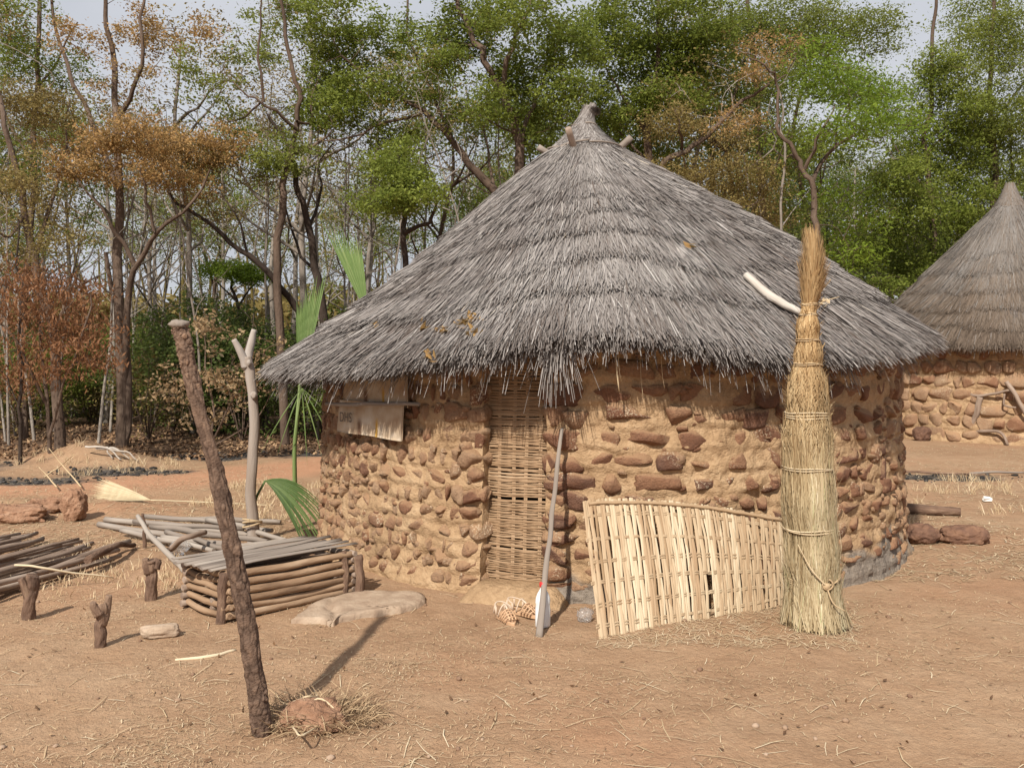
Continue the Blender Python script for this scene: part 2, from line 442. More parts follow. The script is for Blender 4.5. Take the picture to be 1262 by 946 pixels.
c1 = mixc(nt, math_(nt, 'MULTIPLY', red, .35), c1, (.40, .20, .115))
c2 = mixc(nt, math_(nt, 'MULTIPLY', attr('path'), .85), c1, mixc(nt, fine, (.40, .20, .115), (.49, .275, .17)))
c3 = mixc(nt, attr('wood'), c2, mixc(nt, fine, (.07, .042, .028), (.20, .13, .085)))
c4 = mixc(nt, attr('ash'), c3, mixc(nt, mid, (.02, .019, .018), mixc(nt, fine, (.05, .045, .04), (.22, .19, .17))))
nt.links.new(c4, b.inputs['Base Color'])
h = math_(nt, 'ADD', noise(nt, vec, 22, 6, .65), math_(nt, 'MULTIPLY', noise(nt, vec, 110, 4, .6), .4))
bn = N(nt, 'ShaderNodeBump'); bn.inputs['Strength'].default_value = .9; bn.inputs['Distance'].default_value = .02
nt.links.new(h, bn.inputs['Height']); nt.links.new(bn.outputs[0], b.inputs['Normal']); nt.links.new(b.outputs[0], out.inputs[0])
M['earth'] = m
def sheet(name, sel):
    Fs = F[sel]; u, inv = np.unique(Fs, return_inverse=True)
    mb = MB(); mb.add(V[u], inv.reshape(Fs.shape))
    o = mb.build(name, M['earth']); me = o.data; x, y = V[u, 0], V[u, 1]
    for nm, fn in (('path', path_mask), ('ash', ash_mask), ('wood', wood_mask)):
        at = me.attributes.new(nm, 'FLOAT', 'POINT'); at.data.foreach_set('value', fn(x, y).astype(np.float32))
    tag(o, kind='structure')
    return o
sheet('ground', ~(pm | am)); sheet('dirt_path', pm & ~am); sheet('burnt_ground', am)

# ---------------------------------------------------------------- mud and stone hut
def lerp_tab(tab, ph):
    k = np.array([q[0] for q in tab]); v = np.array([q[1] for q in tab])
    return np.interp((np.asarray(ph) + 180) % 360 - 180, k, v, period=360)

m, nt, out = new_mat('mud_mortar')
b = N(nt, 'ShaderNodeBsdfPrincipled'); b.inputs['Roughness'].default_value = .95; b.inputs['Specular IOR Level'].default_value = .08
vec = tcn(nt)
n1 = maprange(nt, noise(nt, vec, 3.2, 5), .3, .7); n2 = maprange(nt, noise(nt, vec, 26, 6, .65), .28, .72)
c = ramp(nt, math_(nt, 'ADD', math_(nt, 'MULTIPLY', n1, .5), math_(nt, 'MULTIPLY', n2, .5)), [(0, (.25, .16, .09)), (.5, (.41, .275, .162)), (1, (.54, .39, .245))])
g = N(nt, 'ShaderNodeAttribute', attribute_name='rnd').outputs['Fac']
c = mixc(nt, g, c, mixc(nt, n2, (.13, .12, .11), (.27, .24, .21)))
nt.links.new(c, b.inputs['Base Color'])
h = math_(nt, 'ADD', noise(nt, vec, 18, 6, .65), math_(nt, 'MULTIPLY', noise(nt, vec, 70, 4), .35))
bn = N(nt, 'ShaderNodeBump'); bn.inputs['Strength'].default_value = 1; bn.inputs['Distance'].default_value = .03
nt.links.new(h, bn.inputs['Height']); nt.links.new(bn.outputs[0], b.inputs['Normal']); nt.links.new(b.outputs[0], out.inputs[0])
M['mortar'] = m

m, nt, out = new_mat('laterite_stone')
b = N(nt, 'ShaderNodeBsdfPrincipled'); b.inputs['Roughness'].default_value = .9; b.inputs['Specular IOR Level'].default_value = .12
vec = tcn(nt)
rn = N(nt, 'ShaderNodeAttribute', attribute_name='rnd').outputs['Fac']
n1 = maprange(nt, noise(nt, vec, 9, 5), .3, .7); n2 = maprange(nt, noise(nt, vec, 45, 5, .65), .3, .7)
fac = math_(nt, 'ADD', math_(nt, 'MULTIPLY', rn, .75), math_(nt, 'MULTIPLY', n1, .25))
c = ramp(nt, fac, [(0, (.45, .305, .195)), (.25, (.40, .25, .155)), (.5, (.33, .178, .105)), (.72, (.25, .125, .078)), (1, (.14, .085, .065))])
c = mixc(nt, math_(nt, 'MULTIPLY', n2, .40), c, (.10, .06, .046))
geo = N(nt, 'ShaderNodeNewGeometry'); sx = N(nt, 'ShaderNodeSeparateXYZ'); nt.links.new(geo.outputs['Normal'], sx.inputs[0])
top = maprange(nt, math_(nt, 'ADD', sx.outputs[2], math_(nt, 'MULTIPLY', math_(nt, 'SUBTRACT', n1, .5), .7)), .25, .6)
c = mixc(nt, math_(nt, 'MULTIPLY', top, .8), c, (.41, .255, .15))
wsp = math_(nt, 'MULTIPLY', maprange(nt, noise(nt, vec, 75, 3), .55, .6), maprange(nt, noise(nt, vec, 2.3, 2), .56, .64))
c = mixc(nt, math_(nt, 'MULTIPLY', wsp, .8), c, (.66, .55, .40))
nt.links.new(c, b.inputs['Base Color'])
h = math_(nt, 'ADD', noise(nt, vec, 30, 6, .75), math_(nt, 'MULTIPLY', noise(nt, vec, 95, 4), .5))
bn = N(nt, 'ShaderNodeBump'); bn.inputs['Strength'].default_value = 1; bn.inputs['Distance'].default_value = .026
nt.links.new(h, bn.inputs['Height']); nt.links.new(bn.outputs[0], b.inputs['Normal']); nt.links.new(b.outputs[0], out.inputs[0])
M['stone'] = m

class Roof:
    def __init__(s, c, Re, apex, ztop, rtop, eave, bulge, seed=0):
        s.c, s.Re, s.apex, s.zt, s.rt, s.eave, s.bulge, s.seed = c, Re, apex, ztop, rtop, eave, bulge, seed
    def S(s, ph, t):
        ph = np.asarray(ph, float); t = np.asarray(t, float); a = np.radians(ph)
        tt = np.clip(t, 0, None) ** .8
        cx = s.apex[0] + (s.c[0] - s.apex[0]) * tt; cy = s.apex[1] + (s.c[1] - s.apex[1]) * tt
        r = s.rt + (s.Re * (1 + .012 * vnoise(a * 4, s.seed)) - s.rt) * t
        bl = lerp_tab(s.bulge, ph)
        f = t + bl * np.sin(np.pi * np.clip(t, 0, 1) ** 1.4)
        ze = lerp_tab(s.eave, ph) + .12
        z = s.zt + (ze - s.zt) * f + (.03 * fbm(a * 5, t * 5, s.seed, 2) + .05 * vnoise(a * 2.2, t * 2.2, s.seed)) * np.clip(t * 4, 0, 1)
        return np.stack([cx + r * np.sin(a), cy - r * np.cos(a), z], -1)
    def nrm(s, ph, t):
        e = 1e-2
        dt = s.S(ph, t + e) - s.S(ph, t - e); dp = s.S(ph + .5, t) - s.S(ph - .5, t)
        n = unit(np.cross(dp, dt)); return np.where(n[..., 2:3] < 0, -n, n)
    def under(s, ph, r):
        t = (r - s.rt) / (s.Re - s.rt)
        return s.S(ph, t)[..., 2]

def build_roof(rf, root, name, m_st, m_core, n_st, n_fr, courses, wd, dens_front=True):
    mb = MB()
    ph = np.linspace(0, 360, 181)[:-1]; T = np.linspace(0, .985, 22)
    PH, TT = np.meshgrid(ph, T)
    top = rf.S(PH, TT) - rf.nrm(PH, TT) * .03
    bot = rf.S(PH, TT * .97) - rf.nrm(PH, TT) * .06
    k = len(ph); jj = np.arange(k)[None]; ii = np.arange(len(T) - 1)[:, None] * k
    Fq = np.stack([ii + jj, ii + k + jj, ii + k + (jj + 1) % k, ii + (jj + 1) % k], -1).reshape(-1, 4)
    nb = k * len(T)
    mb.add(np.concatenate([top.reshape(-1, 3), bot.reshape(-1, 3)]), np.concatenate([Fq, Fq[:, ::-1] + nb]), .3, mi=1)
    e0 = (len(T) - 1) * k
    mb.F.append((np.stack([e0 + jj[0], nb + e0 + jj[0], nb + e0 + (jj[0] + 1) % k, e0 + (jj[0] + 1) % k], -1), 1, True))
    def phis(n):
        p = rng.uniform(-180, 180, n)
        back = np.abs(p) > 112
        return np.where(back & (rng.random(n) < .7), rng.uniform(-112, 112, n), p)
    def strands(te, L, p0, h0, h1, wdt, rnd, side=3.0, droop=0.0):
        n = len(te); ts = np.maximum(te - L, -.03)
        r = rf.rt + (rf.Re - rf.rt) * te
        dp = rng.normal(size=n) * side / np.maximum(r, .4)
        A = rf.S(p0, ts) + rf.nrm(p0, ts) * h0[:, None]
        B = rf.S(p0 + dp * .5, (ts + te) / 2) + rf.nrm(p0, te) * ((h0 + h1) / 2 + .004)[:, None]
        C = rf.S(p0 + dp, te) + rf.nrm(p0, te) * h1[:, None]
        C[:, 2] -= droop; B[:, 2] -= droop * .25
        nn = rf.nrm(p0, te); side_v = unit(np.cross(unit(C - A), nn))
        roll = rng.normal(size=(n, 1)) * .45
        Wv = (side_v * np.cos(roll) + nn * np.sin(roll)) * wdt[:, None]
        mb.ribbon(A, B, C, Wv, rnd, 0, .55)
    # strands run from their bundle's tie down to the butt end at the edge of a course
    edges = np.array(courses); rad = rf.rt + (rf.Re - rf.rt) * edges
    span = np.diff(np.concatenate([[0], edges]))
    pr = rad * span; pr /= pr.sum()
    kk = rng.choice(len(edges), n_st, p=pr)
    p = phis(n_st)
    te = edges[kk] + np.where(edges[kk] > .99, .012, .032) * vnoise(p / 17, kk * 7.7) + .014 * vnoise(p / 2.6, kk * 3.1)
    loose = rng.random(n_st) < .50
    te = np.where(loose, te - rng.random(n_st) ** 1.0 * span[kk], te + rng.normal(size=n_st) * .012)
    te = np.clip(te, .015, 1.03)
    fr = np.clip(1 - (edges[kk] - te) / span[kk], 0, 1)
    step = np.where(kk == 0, .5, 1.0)
    h1 = (.004 + .037 * fr * step) + rng.random(n_st) ** 3 * .035
    h0 = .0 + .012 * fr * rng.random(n_st)
    L = rng.uniform(.07, .17, n_st) * np.where(te < .4, 1.15, 1)
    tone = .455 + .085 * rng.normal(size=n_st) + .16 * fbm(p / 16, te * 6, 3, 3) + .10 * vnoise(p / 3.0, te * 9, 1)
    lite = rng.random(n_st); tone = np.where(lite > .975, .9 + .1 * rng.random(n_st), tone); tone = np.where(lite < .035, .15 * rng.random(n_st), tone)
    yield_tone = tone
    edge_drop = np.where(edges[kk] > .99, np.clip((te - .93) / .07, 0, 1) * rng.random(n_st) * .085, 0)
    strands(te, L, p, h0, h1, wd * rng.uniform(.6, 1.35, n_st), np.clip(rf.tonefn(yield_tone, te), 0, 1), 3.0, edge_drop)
    # ragged fringe through the thickness of the eave
    p = phis(n_fr); dep = rng.random(n_fr)
    clump = vnoise(p / 3.2, 5.5) * .5 + vnoise(p / 1.0, 9.1) * .35
    te = .975 + .03 * rng.random(n_fr) - dep * .03 + .016 * clump
    h1 = .015 - dep * .075; h0 = h1 - .01
    drp = np.abs(rng.normal(size=n_fr)) * .035 + .03 * np.maximum(0, clump) + .03 * dep + (1 - dep) * rng.random(n_fr) * .06
    wild = rng.random(n_fr) < .03
    drp = np.where(wild, drp + rng.uniform(.03, .20, n_fr), drp)
    for ph0, wpos, amt in rf.tufts:
        drp = drp + amt * np.exp(-((p - ph0) / wpos) ** 2) * rng.random(n_fr)
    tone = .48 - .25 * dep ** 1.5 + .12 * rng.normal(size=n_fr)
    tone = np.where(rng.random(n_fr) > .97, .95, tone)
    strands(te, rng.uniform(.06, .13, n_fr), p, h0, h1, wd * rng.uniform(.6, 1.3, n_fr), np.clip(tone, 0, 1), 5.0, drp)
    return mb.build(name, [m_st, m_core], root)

def build_wall(c, R, rf, door, z_courses, root, n_ph, sizef, depthf, mudf, greyf, rubble=0):
    mb = MB()
    zc = np.array(z_courses)
    def off(ph, z):
        a = np.radians(ph); zz = z + .022 * vnoise(a * 6, z * 2.0) + .012 * vnoise(a * 17, 3)
        k = np.clip(np.searchsorted(zc, zz) - 1, 0, len(zc) - 2)
        u = np.clip((zz - zc[k]) / (zc[k + 1] - zc[k]), 0, 1)
        s = a * R
        return .017 * (1 - u) * np.clip((u / .10), 0, 1) + .042 * fbm(s * 4, z * 5, c[0], 3) + .024 * fbm(s * 14, z * 14, 2, 4) + .05 * np.exp(-z / .12)
    da, db = door if door else (999, 999)
    ph = np.linspace(-180, 180, n_ph)
    if door:
        ph = ph[(ph < da - .3) | (ph > db + .3)]; ph = np.sort(np.concatenate([ph, [da, db]]))
    u = np.linspace(0, 1, 110)
    PH, U = np.meshgrid(ph, u)
    ztop = rf.under(PH, R) - .07
    Z = -.06 + (ztop + .06) * U
    O = off(PH, Z); A = np.radians(PH); RR = R + O + .05 * np.clip(1 - Z / 1.4, 0, 1)
    Vw = np.stack([c[0] + RR * np.sin(A), c[1] - RR * np.cos(A), Z], -1)
    k = len(ph); ii = np.arange(len(u) - 1)[:, None] * k; jj = np.arange(k - 1)[None]
    if door:
        jd = int(np.searchsorted(ph, da + .01)) - 1; jj = jj[:, np.arange(k - 1) != jd]
    Fq = np.stack([ii + jj, ii + jj + 1, ii + k + jj + 1, ii + k + jj], -1).reshape(-1, 4)
    mb.add(Vw.reshape(-1, 3), Fq, greyf(PH, Z).ravel(), np.stack([np.radians(PH) * R, RR - R, Z], -1).reshape(-1, 3))
    if door:
        for pd, flip in ((da, 0), (db, 1)):
            zz = np.linspace(-.06, 1.9, 40); dd = np.linspace(0, .3, 7)
            ZG, DG = np.meshgrid(zz, dd); a = np.radians(pd)
            rr = R + off(np.full_like(ZG, pd), ZG) * (1 - DG / .3) + .05 * np.clip(1 - ZG / 1.4, 0, 1) - DG
            wob = (.02 * fbm(ZG * 8, DG * 8, pd, 3)) * np.clip(DG / .05, 0, 1)
            Vj = np.stack([c[0] + rr * math.sin(a) + wob * math.cos(a), c[1] - rr * math.cos(a) + wob * math.sin(a), ZG], -1)
            i2 = np.arange(6)[:, None] * 40; j2 = np.arange(39)[None]
            Fj = np.stack([i2 + j2, i2 + j2 + 1, i2 + 40 + j2 + 1, i2 + 40 + j2], -1).reshape(-1, 4)
            mb.add(Vj.reshape(-1, 3), Fj[:, ::-1] if flip else Fj, 0.0)
    def stone(cen, rad3, sub, pc, mud):
        V0, F0 = unit_ico(sub); p_ = rng.uniform(3.0, 6.0); s = rng.uniform(0, 90)
        k_ = (np.abs(V0) ** p_).sum(1) ** (-1 / p_); W = V0 * k_[:, None]
        W = W * (1 + .24 * fbm(V0[:, 0] * 1.3 + s, V0[:, 1] * 1.3, V0[:, 2] * 1.3, 2) + .20 * fbm(V0[:, 0] * 5 + s, V0[:, 1] * 5, V0[:, 2] * 5, 3))[:, None]
        for _ in range(9):      # broken flat faces
            d = unit(rng.normal(size=3)); hh_ = W @ d; lim = rng.uniform(.58, .92); W = W - np.maximum(0, hh_ - lim)[:, None] * d * .97
        emb = np.clip((-W[:, 1] - .05 + .35 * fbm(V0[:, 0] * 3 + s, V0[:, 1] * 3, V0[:, 2] * 3, 3) - .25 * W[:, 2]) / .45, 0, 1)
        W = W * np.asarray(rad3) * np.array([1.13, 1.0, 1.10])
        m_ = np.array(Matrix.Rotation(math.radians(pc) + rng.normal() * .15, 3, 'Z') @ Matrix.Rotation(rng.normal() * .10, 3, 'X') @ Matrix.Rotation(rng.normal() * .09, 3, 'Y'))
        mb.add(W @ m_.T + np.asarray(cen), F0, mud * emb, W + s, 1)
    for q in range(len(zc) - 1):
        h = zc[q + 1] - zc[q]; s0 = rng.uniform(0, .2); p = -180 + s0
        while p < 180:
            wdt = sizef(p, q) * rng.choice([.55, .8, 1.0, 1.25, 1.6], p=[.15, .25, .28, .2, .12]) * rng.uniform(.85, 1.15)
            dphi = math.degrees(wdt / R)
            pc = p + dphi / 2
            gap = math.degrees(rng.uniform(.0, .035) / R) + (math.degrees(rng.uniform(.02, .10) / R) if rng.random() < .18 else 0)
            p += dphi + gap
            if door and da - .2 * dphi < pc < db + .2 * dphi: continue
            zt = float(rf.under(pc, R)) - .12
            hh = h * rng.uniform(.74, 1.04)
            if door and (abs(pc - da) < dphi * .75 or abs(pc - db) < dphi * .75): hh = h * .92
            z = zc[q] + hh * .5 + h * .06 + rng.normal() * .008 + .022 * float(vnoise(math.radians(pc) * 6, zc[q] * 2))
            if z > zt or z < .02: continue
            a = math.radians(pc)
            dep = depthf(pc, q) * rng.uniform(.6, 1.3)
            rad = R + .05 * max(0, 1 - z / 1.4) + .02 + dep - .075
            mud = np.clip(mudf(pc, z) + rng.normal() * .25, 0, 1)
            stone((c[0] + rad * math.sin(a), c[1] - rad * math.cos(a), z), (wdt * .5, .085, hh * .52), 3 if abs(pc) < 95 else 2, pc, mud)
            if abs(pc) < 100 and rubble:
                for _ in range(rubble):
                    p2 = pc + rng.normal() * dphi * .8; z2 = z + rng.normal() * h * .6
                    if (door and da - .6 < p2 < db + .6) or not .03 < z2 < zt: continue
                    w2 = rng.uniform(.018, .045); r2 = R + .05 * max(0, 1 - z2 / 1.4) + rng.uniform(.0, .03) - .02; a2 = math.radians(p2)
                    stone((c[0] + r2 * math.sin(a2), c[1] - r2 * math.cos(a2), z2), (w2, .035, w2 * rng.uniform(.5, .9)), 2, p2, float(np.clip(mud - .25 + .2 * rng.normal(), 0, 1)))
        if door:
            for pe, sg in ((da, -1), (db, 1)):
                wj = rng.uniform(.15, .21); pj = pe + sg * (math.degrees(wj * .5 / R) - rng.uniform(.1, .75)); zj = zc[q] + h * .5
                if zj > float(rf.under(pj, R)) - .16: continue
                aj = math.radians(pj); rj = R + .05 * max(0, 1 - zj / 1.4) - .045
                stone((c[0] + rj * math.sin(aj), c[1] - rj * math.cos(aj), zj), (wj * .5, .10, h * rng.uniform(.40, .49)), 3, pj, float(np.clip(mudf(pj, zj) + rng.normal() * .2, 0, 1)))
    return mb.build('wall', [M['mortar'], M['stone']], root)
HC = np.array([.86, 8.5])                      # centre of the near hut
eave = [(-180, 1.5), (-100, 1.40), (-72, 1.33), (-60, 1.33), (-45, 1.39), (-30, 1.465), (-20, 1.525), (-13, 1.565), (-8, 1.585), (0, 1.60), (10, 1.54), (20, 1.505), (30, 1.515), (45, 1.555), (70, 1.62), (95, 1.62), (140, 1.55)]
bulge = [(-180, -.02), (-75, .035), (-30, .02), (0, 0), (30, -.02), (75, -.045), (120, -.03)]
rf = Roof((.75, 8.5), 2.91, (.69, 8.5), 3.50, .34, eave, bulge, 3)
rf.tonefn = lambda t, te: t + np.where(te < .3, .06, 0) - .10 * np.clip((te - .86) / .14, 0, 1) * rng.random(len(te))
rf.tufts = [(-10.3, .8, .36), (-15.5, 1.2, .12), (-18, 2.0, .06), (-9, 1.0, .10), (-2, 1.2, .05), (14, 2.5, .06), (-60, 2, .05), (22, 1.5, .09)]
hut = thing('round_hut', (HC[0], HC[1], 0), 'nearest round stone and mud hut with grey thatched cone roof and woven bamboo door', 'hut')
roof = build_roof(rf, hut, 'roof', M['thatch'], M['thatch_core'], 135000, 30000, [.31, .40, .48, .58, .70, .82, 1.0], .0033)

# twisted finial, binding rope, rafter ends
fin = MB(); ax0 = np.array([.69, 8.5])
prof = [(3.46, .37, .69), (3.52, .335, .69), (3.60, .25, .69), (3.68, .165, .68), (3.74, .10, .675), (3.80, .068, .68), (3.84, .05, .695), (3.88, .045, .71), (3.93, .055, .725)]
zz = np.array([q[0] for q in prof]); rr = np.array([q[1] for q in prof]); xx = np.array([q[2] for q in prof])
cz = np.linspace(3.46, 3.91, 14)
fin.tube(np.stack([np.interp(cz, zz, xx), np.full(14, 8.5), cz], -1), np.interp(cz, zz, rr) - .02, 14, .3, .1, mi=1)
n = 5200; z1 = rng.uniform(3.44, 3.86, n); L = rng.uniform(.10, .22, n); p = rng.uniform(0, 2 * math.pi, n)
def fpt(z, a, h): 
    r = np.interp(z, zz, rr) + h
    return np.stack([np.interp(z, zz, xx) + r * np.sin(a), 8.5 - r * np.cos(a), z], -1)
tw = rng.normal(size=n) * .25 + .3
A, B, C = fpt(np.minimum(z1 + L, 3.90), p + tw, .0), fpt(z1 + L / 2, p + tw / 2, .008), fpt(z1, p, .012 + .02 * rng.random(n) ** 2)
sv = unit(np.cross(C - A, np.stack([np.sin(p), -np.cos(p), p * 0], -1)))
fin.ribbon(A, B, C, sv * .004 * rng.uniform(.6, 1.4, (n, 1)), np.clip(.5 + .16 * rng.normal(size=n), 0, 1))
n = 700; p = rng.uniform(0, 6.28, n); A = np.stack([.71 + .05 * np.sin(p), 8.5 - .05 * np.cos(p), np.full(n, 3.83)], -1)
d = np.stack([.035 * np.sin(p) * rng.random(n) + .02, -.035 * np.cos(p) * rng.random(n), rng.uniform(.05, .13, n)], -1)
fin.ribbon(A, A + d * .7, A + d * np.array([1.1, 1.1, .8]) + np.array([.02, 0, -.01]), np.stack([np.cos(p), np.sin(p), p * 0], -1) * .004, np.clip(rng.uniform(.15, .6, n), 0, 1))
finial = fin.build('finial', [M['thatch'], M['thatch_core']], roof)
rp = MB()
for zr, tilt in ((3.50, .03), (3.515, -.035), (3.74, .02)):
    a_ = np.linspace(0, 2 * math.pi, 41); r = np.interp(zr, zz, rr) + .02
    rp.tube(np.stack([np.interp(zr, zz, xx) + r * np.sin(a_), 8.5 - r * np.cos(a_), zr + tilt * np.sin(a_ * 1.5 + 1)], -1), .009, 6, .3, .2)
rp.build('binding_rope', M['grey_wood'], roof)
def rafter(p0, p1, r, mt):
    mb = MB(); mb.tube(smooth_path([p0, (np.array(p0) + p1) / 2 + rng.normal(size=3) * .006, p1], 7), [r, r * .95, r * .9], 9, .5, .12); mb.build('rafter_end', mt, roof)
rafter(np.array([.60, 8.22, 3.38]), P(700, 158, 8.02), .032, M['pole_wood'])
rafter(np.array([.85, 8.38, 3.40]), P(778, 169, 8.28), .034, M['grey_wood'])
rafter(np.array([.50, 8.45, 3.40]), P(663, 181, 8.4), .032, M['grey_wood'])

DA, DB = -24.6, -14.4
def sizef(p, q):
    if p < -26: return .085 + .02 * math.sin(q * 2.3)
    return (.185 if q >= 6 else .14) if p < 45 else .135
def mudf(p, z):
    if p < -26: return .20 + .14 * min(1, max(0, (z - .9) / .3))
    if p < 50: return .56 + .16 * min(1, z / .9)
    return .42
def greyf(PH, Z):
    n_ = fbm(np.radians(PH) * 8, Z * 5, 6, 4)
    a_ = np.clip((.40 - Z) / .2, 0, 1) * ((PH > 22) & (PH < 110)) + np.clip((.22 - Z) / .14, 0, 1) * ((PH > -13.5) & (PH <= -4))
    return np.clip((a_ + n_ * 1.2 - .25) * 2.2, 0, 1) * (a_ > .02) * .85
zcs = [.02, .13, .24, .355, .47, .585, .70, .84, .98, 1.13, 1.28, 1.44, 1.60, 1.78, 1.95, 2.1]
wall = build_wall(HC, 2.52, rf, (DA, DB), zcs, hut, 1300, sizef, lambda p, q: .019 if p < -24 else .013, mudf, greyf, 1)

# door of woven split bamboo standing in the opening
def wall_pt(ph, z, off=0.0, R=2.55):
    a_ = math.radians(ph); return np.array([HC[0] + (R + off) * math.sin(a_), HC[1] - (R + off) * math.cos(a_), z])
dl, dr = wall_pt(DA - .6, 0, -.10), wall_pt(DB + 1.4, 0, -.07)
ex = unit(dr - dl); dw = float(np.linalg.norm(dr - dl)); ey = np.array([ex[1], -ex[0], 0])  # ey points outward
if np.dot(ey, HC_ := np.array([0 - HC[0], 0 - HC[1], 0])) < 0: ey = -ey
warp = np.linspace(.05, .95, 6) + rng.normal(size=6) * .015
door_mb = MB()
def door_surf(u, z):
    bow = .03 * np.sin(np.pi * u) * np.cos((z - .55) * 2.2) + (.035 * np.clip((.66 - z) / .5, 0, 1)) + .01 * fbm(u * 3, z * 3, 4, 2)
    return dl[None] + ex[None] * (u * dw)[:, None] + ey[None] * bow[:, None] + np.array([0, 0, 1.0])[None] * z[:, None]
z = .10; row = 0
while z < 1.62:
    hgt = rng.uniform(.007, .0115)
    slit = .636 < z < .648
    u = np.linspace(-.01, 1.01, 49)
    sag = rng.normal() * .003 + .004 * vnoise(u * 3, z * 9)
    wave = .0045 * np.sin(np.pi * (u * 5.5 + row)) + .003 * vnoise(u * 7, row * 3.3)
    C = door_surf(u, z + sag); C = C + ey * wave[:, None]
    if slit:
        z += .013; row += 1; continue
    up = np.array([0, 0, hgt * .5])
    V = np.concatenate([C - up, C + ey * .0035, C + up]); k = 49
    i_ = np.arange(k - 1)
    Fq = np.concatenate([np.stack([i_, i_ + 1, k + i_ + 1, k + i_], -1), np.stack([k + i_, k + i_ + 1, 2 * k + i_ + 1, 2 * k + i_], -1)])
    o = rng.uniform(0, 50)
    tcs = np.concatenate([np.stack([np.full(k, o + q), np.full(k, o), u * dw], -1) for q in (0, .01, .02)])
    door_mb.add(V, Fq, np.clip(.5 + .17 * rng.normal(), 0, 1), tcs)
    z += hgt * .97; row += 1
for wv in warp:
    for s in (-1, 1):
        zz_ = np.linspace(.09, 1.63, 60); u = np.full(60, wv + s * .012) + .006 * vnoise(zz_ * 3, wv * 20)
        C = door_surf(u, zz_) + ey * (-.001)
        V = np.concatenate([C - ex * .006, C + ex * .006]); i_ = np.arange(59)
        door_mb.add(V, np.stack([i_, i_ + 1, 60 + i_ + 1, 60 + i_], -1), .7, None)
door = door_mb.build('door', M['bamboo_old'], hut)
mb = MB()
for u0, za, zb in ((-.005, .08, .62), (1.0, .08, 1.6), (-.02, .62, 1.6)):
    zz_ = np.linspace(za, zb, 12); C = door_surf(np.full(12, u0), zz_) + ey * .012
    mb.tube(C + rng.normal(size=C.shape) * .002, .011, 7, .6, .1)
mb.build('edge_rod', M['bamboo_old'], door)
# mud doorstep
mb = MB()
uu, vv = np.meshgrid(np.linspace(0, 1, 40), np.linspace(0, 1, 16))
s0, s1 = wall_pt(DA - 1.5, 0, .22), wall_pt(DB + 3.5, 0, .20)
sx = unit(s1 - s0); sy = np.array([-sx[1], sx[0], 0])
Vs = s0 + (uu * np.linalg.norm(s1 - s0))[..., None] * sx + (vv * .42 - .05)[..., None] * sy
hgt = .115 * np.clip(vv * 3.2, 0, 1) ** .6 * np.clip(np.minimum(uu, 1 - uu) * 7 + .02, 0, 1) ** .7 + .012 * fbm(uu * 9, vv * 5, 4, 3) - .02
Vs[..., 2] = hgt
i_ = np.arange(15)[:, None] * 40; j_ = np.arange(39)[None]
mb.add(Vs.reshape(-1, 3), np.stack([i_ + j_, i_ + j_ + 1, i_ + 40 + j_ + 1, i_ + 40 + j_], -1).reshape(-1, 4), 0.0)
mb.build('doorstep', M['mortar'], hut)

# board closing the window, held by a stick
def board(zb, zt, ph0, ph1, name, mt, rnd, off0=.055, tilt=.02, parent=None):
    a0, a1 = wall_pt(ph0, 0, off0), wall_pt(ph1, 0, off0)
    x = unit(a1 - a0); y = np.array([x[1], -x[0], 0]); Lw = np.linalg.norm(a1 - a0)
    mb = MB(); U, W = np.meshgrid(np.linspace(0, 1, 30), np.linspace(0, 1, 14))
    bow = .004 * np.sin(U * 5) + .006 * fbm(U * 3, W * 2, 2, 2)
    zz_ = zb + (zt - zb) * W - .022 * U * (1 - W) - .003 * np.sin(U * 9) * (1 - W)
    Vb = a0 + (U * Lw)[..., None] * x + (bow + tilt * (1 - W))[..., None] * y; Vb[..., 2] = zz_
    nV = Vb.reshape(-1, 3); i2 = np.arange(13)[:, None] * 30; j2 = np.arange(29)[None]
    Fb = np.stack([i2 + j2, i2 + j2 + 1, i2 + 30 + j2 + 1, i2 + 30 + j2], -1).reshape(-1, 4)
    back = nV - y * .008; k = len(nV)
    rim = np.concatenate([np.arange(30), np.arange(1, 14) * 30 + 29, np.arange(28, -1, -1) + 390, np.arange(12, 0, -1) * 30]); r2 = np.roll(rim, -1)
    T_ = np.stack([W * (zt - zb), U * 0, U * Lw], -1).reshape(-1, 3)
    mb.add(np.concatenate([nV, back]), np.concatenate([Fb, Fb[:, ::-1] + k, np.stack([rim, r2, r2 + k, rim + k], -1)]), rnd, np.concatenate([T_, T_ + .01]))
    return mb.build(name, mt, parent if parent is not None else hut), a0, x, y, Lw
m, nt, out = new_mat('stained_board')
b = N(nt, 'ShaderNodeBsdfPrincipled'); b.inputs['Roughness'].default_value = .8; b.inputs['Specular IOR Level'].default_value = .2
v = tcn(nt); sp = N(nt, 'ShaderNodeSeparateXYZ'); nt.links.new(v, sp.inputs[0])
n1 = maprange(nt, noise(nt, v, 6, 5), .3, .7)
c = ramp(nt, n1, [(0, (.33, .22, .14)), (.5, (.45, .35, .25)), (1, (.56, .50, .42))])
low = math_(nt, 'SUBTRACT', .14, sp.outputs[0])
stn = math_(nt, 'MULTIPLY', maprange(nt, math_(nt, 'ABSOLUTE', math_(nt, 'ADD', math_(nt, 'SUBTRACT', sp.outputs[2], .535), math_(nt, 'MULTIPLY', n1, .01))), .006, .022, 1, 0), maprange(nt, low, 0, .05))
c = mixc(nt, math_(nt, 'MULTIPLY', stn, .85), c, (.46, .25, .02))
st2 = math_(nt, 'MULTIPLY', maprange(nt, math_(nt, 'ABSOLUTE', math_(nt, 'ADD', math_(nt, 'SUBTRACT', sp.outputs[2], .325), math_(nt, 'MULTIPLY', n1, .03))), .012, .045, 1, 0), maprange(nt, low, 0, .06))
c = mixc(nt, math_(nt, 'MULTIPLY', st2, .8), c, (.10, .04, .02))
